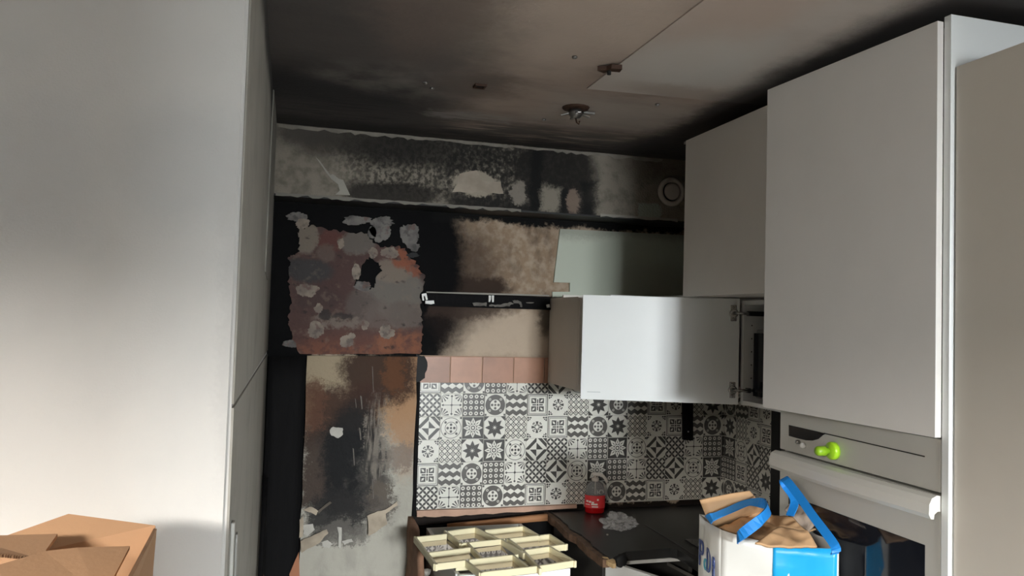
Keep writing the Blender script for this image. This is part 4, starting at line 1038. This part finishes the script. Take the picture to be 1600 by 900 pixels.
# handles: ribbons
def ribbon(name, pts, wd, th, mat, parent, up=None):
    bm = bmesh.new(); L = []
    pts = [Vector(p) for p in pts]
    for i, p in enumerate(pts):
        d = (pts[min(i+1, len(pts)-1)]-pts[max(i-1, 0)]).normalized()
        upv = Vector(up[i]) if up else Vector((0, 0, 1))
        sdir = (upv - d*upv.dot(d)).normalized(); n = d.cross(sdir)
        L.append([bm.verts.new(p + sdir*a*wd/2 + n*b*th/2) for a, b in ((-1, -1), (1, -1), (1, 1), (-1, 1))])
    for a, b in zip(L, L[1:]):
        for i in range(4): bm.faces.new((a[i], a[(i+1) % 4], b[(i+1) % 4], b[i]))
    bm.faces.new(L[0]); bm.faces.new(L[-1])
    return link(name, fin(bm, name), mat, parent)
def bz(px, py, Z): return WZ(px, py, Z)
def smooth(pts, n=5):
    P = [Vector(p) for p in pts]; out = []
    for i in range(len(P)-1):
        p0, p1, p2, p3 = P[max(i-1, 0)], P[i], P[i+1], P[min(i+2, len(P)-1)]
        for k in range(n):
            s = k/n
            out.append(0.5*((2*p1)+(p2-p0)*s+(2*p0-5*p1+4*p2-p3)*s*s+(3*p1-p0-3*p2+p3)*s**3))
    out.append(P[-1]); return out
fd = (FR-FL).normalized(); bd = (BL-FL); bd.z = 0
h1 = smooth([bz(1107, 813, ZR-0.005), bz(1110, 810, ZR+0.025), bz(1140, 797, ZR+0.050), bz(1170, 785, ZR+0.068), bz(1194, 787, ZR+0.075), bz(1201, 797, ZR+0.072), bz(1186, 814, ZR+0.056), bz(1155, 838, ZR+0.012), bz(1153, 842, ZR-0.012)])
upz = [Vector((0.05, 0.95, 0.25)).lerp(Vector((0.1, 0.2, 0.95)), min(1.0, max(0.0, (i/len(h1)-0.45)/0.25))) for i in range(len(h1))]
ribbon('handle', h1, 0.027, 0.003, mat_strap, t, upz)
R1 = WX(1226, 748, 1.30); R2 = WX(1246, 772, 1.29); R3 = WX(1270, 806, 1.275); R4 = WX(1304, 852, 1.262)
h2 = smooth([R4 + Vector((0, 0.0, -0.02)), R4, R3, R2, R1, R1+Vector((0.02, 0.03, -0.02)), R2+Vector((0.035, 0.06, -0.03)), R3+Vector((0.02, 0.12, -0.03))])
ribbon('handle', h2, 0.022, 0.003, mat_strap, t, [Vector((0.9, -0.4, 0.6))]*len(h2))

# things sticking out of the bag
mat_card = plain('brown_cardboard', (186, 148, 108), 0.8, var=0.12, scale=5, bump=0.15, bscale=120)
mat_kraft = plain('crumpled_kraft_paper', (190, 152, 112), 0.7, var=0.25, scale=9, bump=0.5, bscale=25)
t1 = quadslab('cardboard_piece', bz(1094, 783, ZR+0.085), bz(1172, 768, ZR+0.10), bz(1215, 815, ZR-0.03), bz(1112, 830, ZR-0.04), 0.004, mat_card, None, 8, 8, 0.004)
tag(t1, 'flat brown cardboard sheet sticking out of bag behind the front handle', 'cardboard')
t1 = quadslab('kraft_paper', bz(1122, 826, ZR-0.02), bz(1185, 792, ZR+0.03), bz(1275, 828, ZR+0.0), bz(1205, 852, ZR-0.03), 0.004, mat_kraft, None, 28, 28, 0.024, 2.0, None, True)
tag(t1, 'crumpled brown kraft paper filling the shopping bag', 'paper')
tag(quadslab('paper_envelope', bz(1180, 848, ZR+0.006), bz(1215, 822, ZR+0.03), bz(1262, 826, ZR+0.034), bz(1277, 853, ZR+0.0), 0.006, mat_card, None, 20, 20, 0.012, 5.0, None, True), 'brown cardboard envelope on top inside shopping bag', 'envelope')
tag(quadslab('foil_wrapper', bz(1228, 802, ZR+0.045), bz(1238, 784, ZR+0.070), bz(1275, 812, ZR+0.045), bz(1262, 828, ZR+0.025), 0.004, plain('pinkish_grey_wrapper', (178, 160, 144), 0.3, 0.2, 0.4, 22, 0.5, 40), None, 20, 20, 0.024, 7.0, None, True), 'shiny greyish wrapper beside right handle of shopping bag', 'wrapper')
# stool under the bag (below the frame)
mat_wood = plain('pale_birch_wood', (196, 164, 122), 0.5, var=0.2, scale=6, stretch=(0.4, 4, 1))
sc = (FL+BR)/2 + Vector((-0.03, 0, 0))
t = thing('wooden_stool', (sc.x, sc.y, 0), 'plain wooden stool under the shopping bag', 'stool')
box('seat', sc.x-0.15, sc.x+0.13, sc.y-0.15, sc.y+0.15, ZG-0.032, ZG-0.001, mat_wood, t, 0.006)
for sx in (-1, 1):
    for sy in (-1, 1): box('leg', sc.x+sx*0.105-0.016, sc.x+sx*0.105+0.016, sc.y+sy*0.105-0.016, sc.y+sy*0.105+0.016, 0.0, ZG-0.032, mat_wood, t, 0.003)
for sy in (-1, 1): box('stretcher', sc.x-0.089, sc.x+0.089, sc.y+sy*0.105-0.011, sc.y+sy*0.105+0.011, 0.25, 0.28, mat_wood, t, 0.002)

# ---------------------------------------------------------------- carton at the left
mat_box = plain('corrugated_cardboard', (190, 150, 114), 0.85, var=0.10, scale=5, bump=0.1, bscale=140)
t = thing('cardboard_carton', (-0.4, 0.95, 0), 'tall open brown cardboard carton in front of white wall', 'carton')
cX1 = WY(243, 823, 1.16).x; cX0 = -0.66; cY0, cY1 = 0.80, 1.16; cZ = 1.40
th = 0.005
boxes('carton_wall', [(cX0, cX1, cY1-th, cY1, 0, cZ)], mat_box, t)
boxes('carton_wall', [(cX0, cX1, cY0, cY0+th, 0, cZ)], mat_box, t)
boxes('carton_wall', [(cX0, cX0+th, cY0+th, cY1-th, 0, cZ)], mat_box, t)
boxes('carton_wall', [(cX1-th, cX1, cY0+th, cY1-th, 0, cZ)], mat_box, t)
boxes('carton_base', [(cX0+th, cX1-th, cY0+th, cY1-th, 0, th)], mat_box, t)
# flaps standing open
def flat(*a, **k):
    o = quadslab(*a, **k)
    for p in o.data.polygons: p.use_smooth = False
    return o
q1, q2 = WY(108, 805, 1.215), WY(243, 823, 1.175)
flat('flap', (cX0+0.12, cY1-0.003, cZ), (cX1, cY1-0.003, cZ), q2, q1, 0.005, mat_box, t, 1, 1)
flat('flap', (cX1-0.004, cY0, cZ), (cX1-0.004, cY1-0.008, cZ), q2 + Vector((-0.001, -0.008, 0)), WY(196, 908, 0.86), 0.004, mat_box, t, 1, 1)
fl = [WY(-60, 900, 0.93), WY(70, 861, 0.99), WY(203, 853, 1.0), WY(160, 935, 0.88)]
flat('flap', fl[3] + Vector((0, 0, 0)), WY(-60, 985, 0.86), fl[0], fl[1], 0.004, mat_box, t, 1, 1)
flat('flap', fl[3], fl[1], WY(120, 855.5, 0.995), fl[2], 0.004, mat_box, t, 1, 1)
flat('flap', WY(-60, 838, 1.12), WY(90, 834, 1.13), WY(62, 873, 1.05), WY(-60, 862, 1.05), 0.005, mat_box, t, 1, 1)
mat_corr = plain('corrugated_cut_edge', (120, 84, 56), 0.9, var=0.5, scale=90)
E0, E1 = WY(-60, 862, 1.05), WY(62, 873, 1.05)
for k in range(56):
    p = E0.lerp(E1, (k+0.5)/56); box('corrugation', p.x-0.0012, p.x+0.0012, p.y-0.0015, p.y-0.0002, p.z-0.002, p.z+0.0015, mat_corr if k % 2 else mat_box, t)
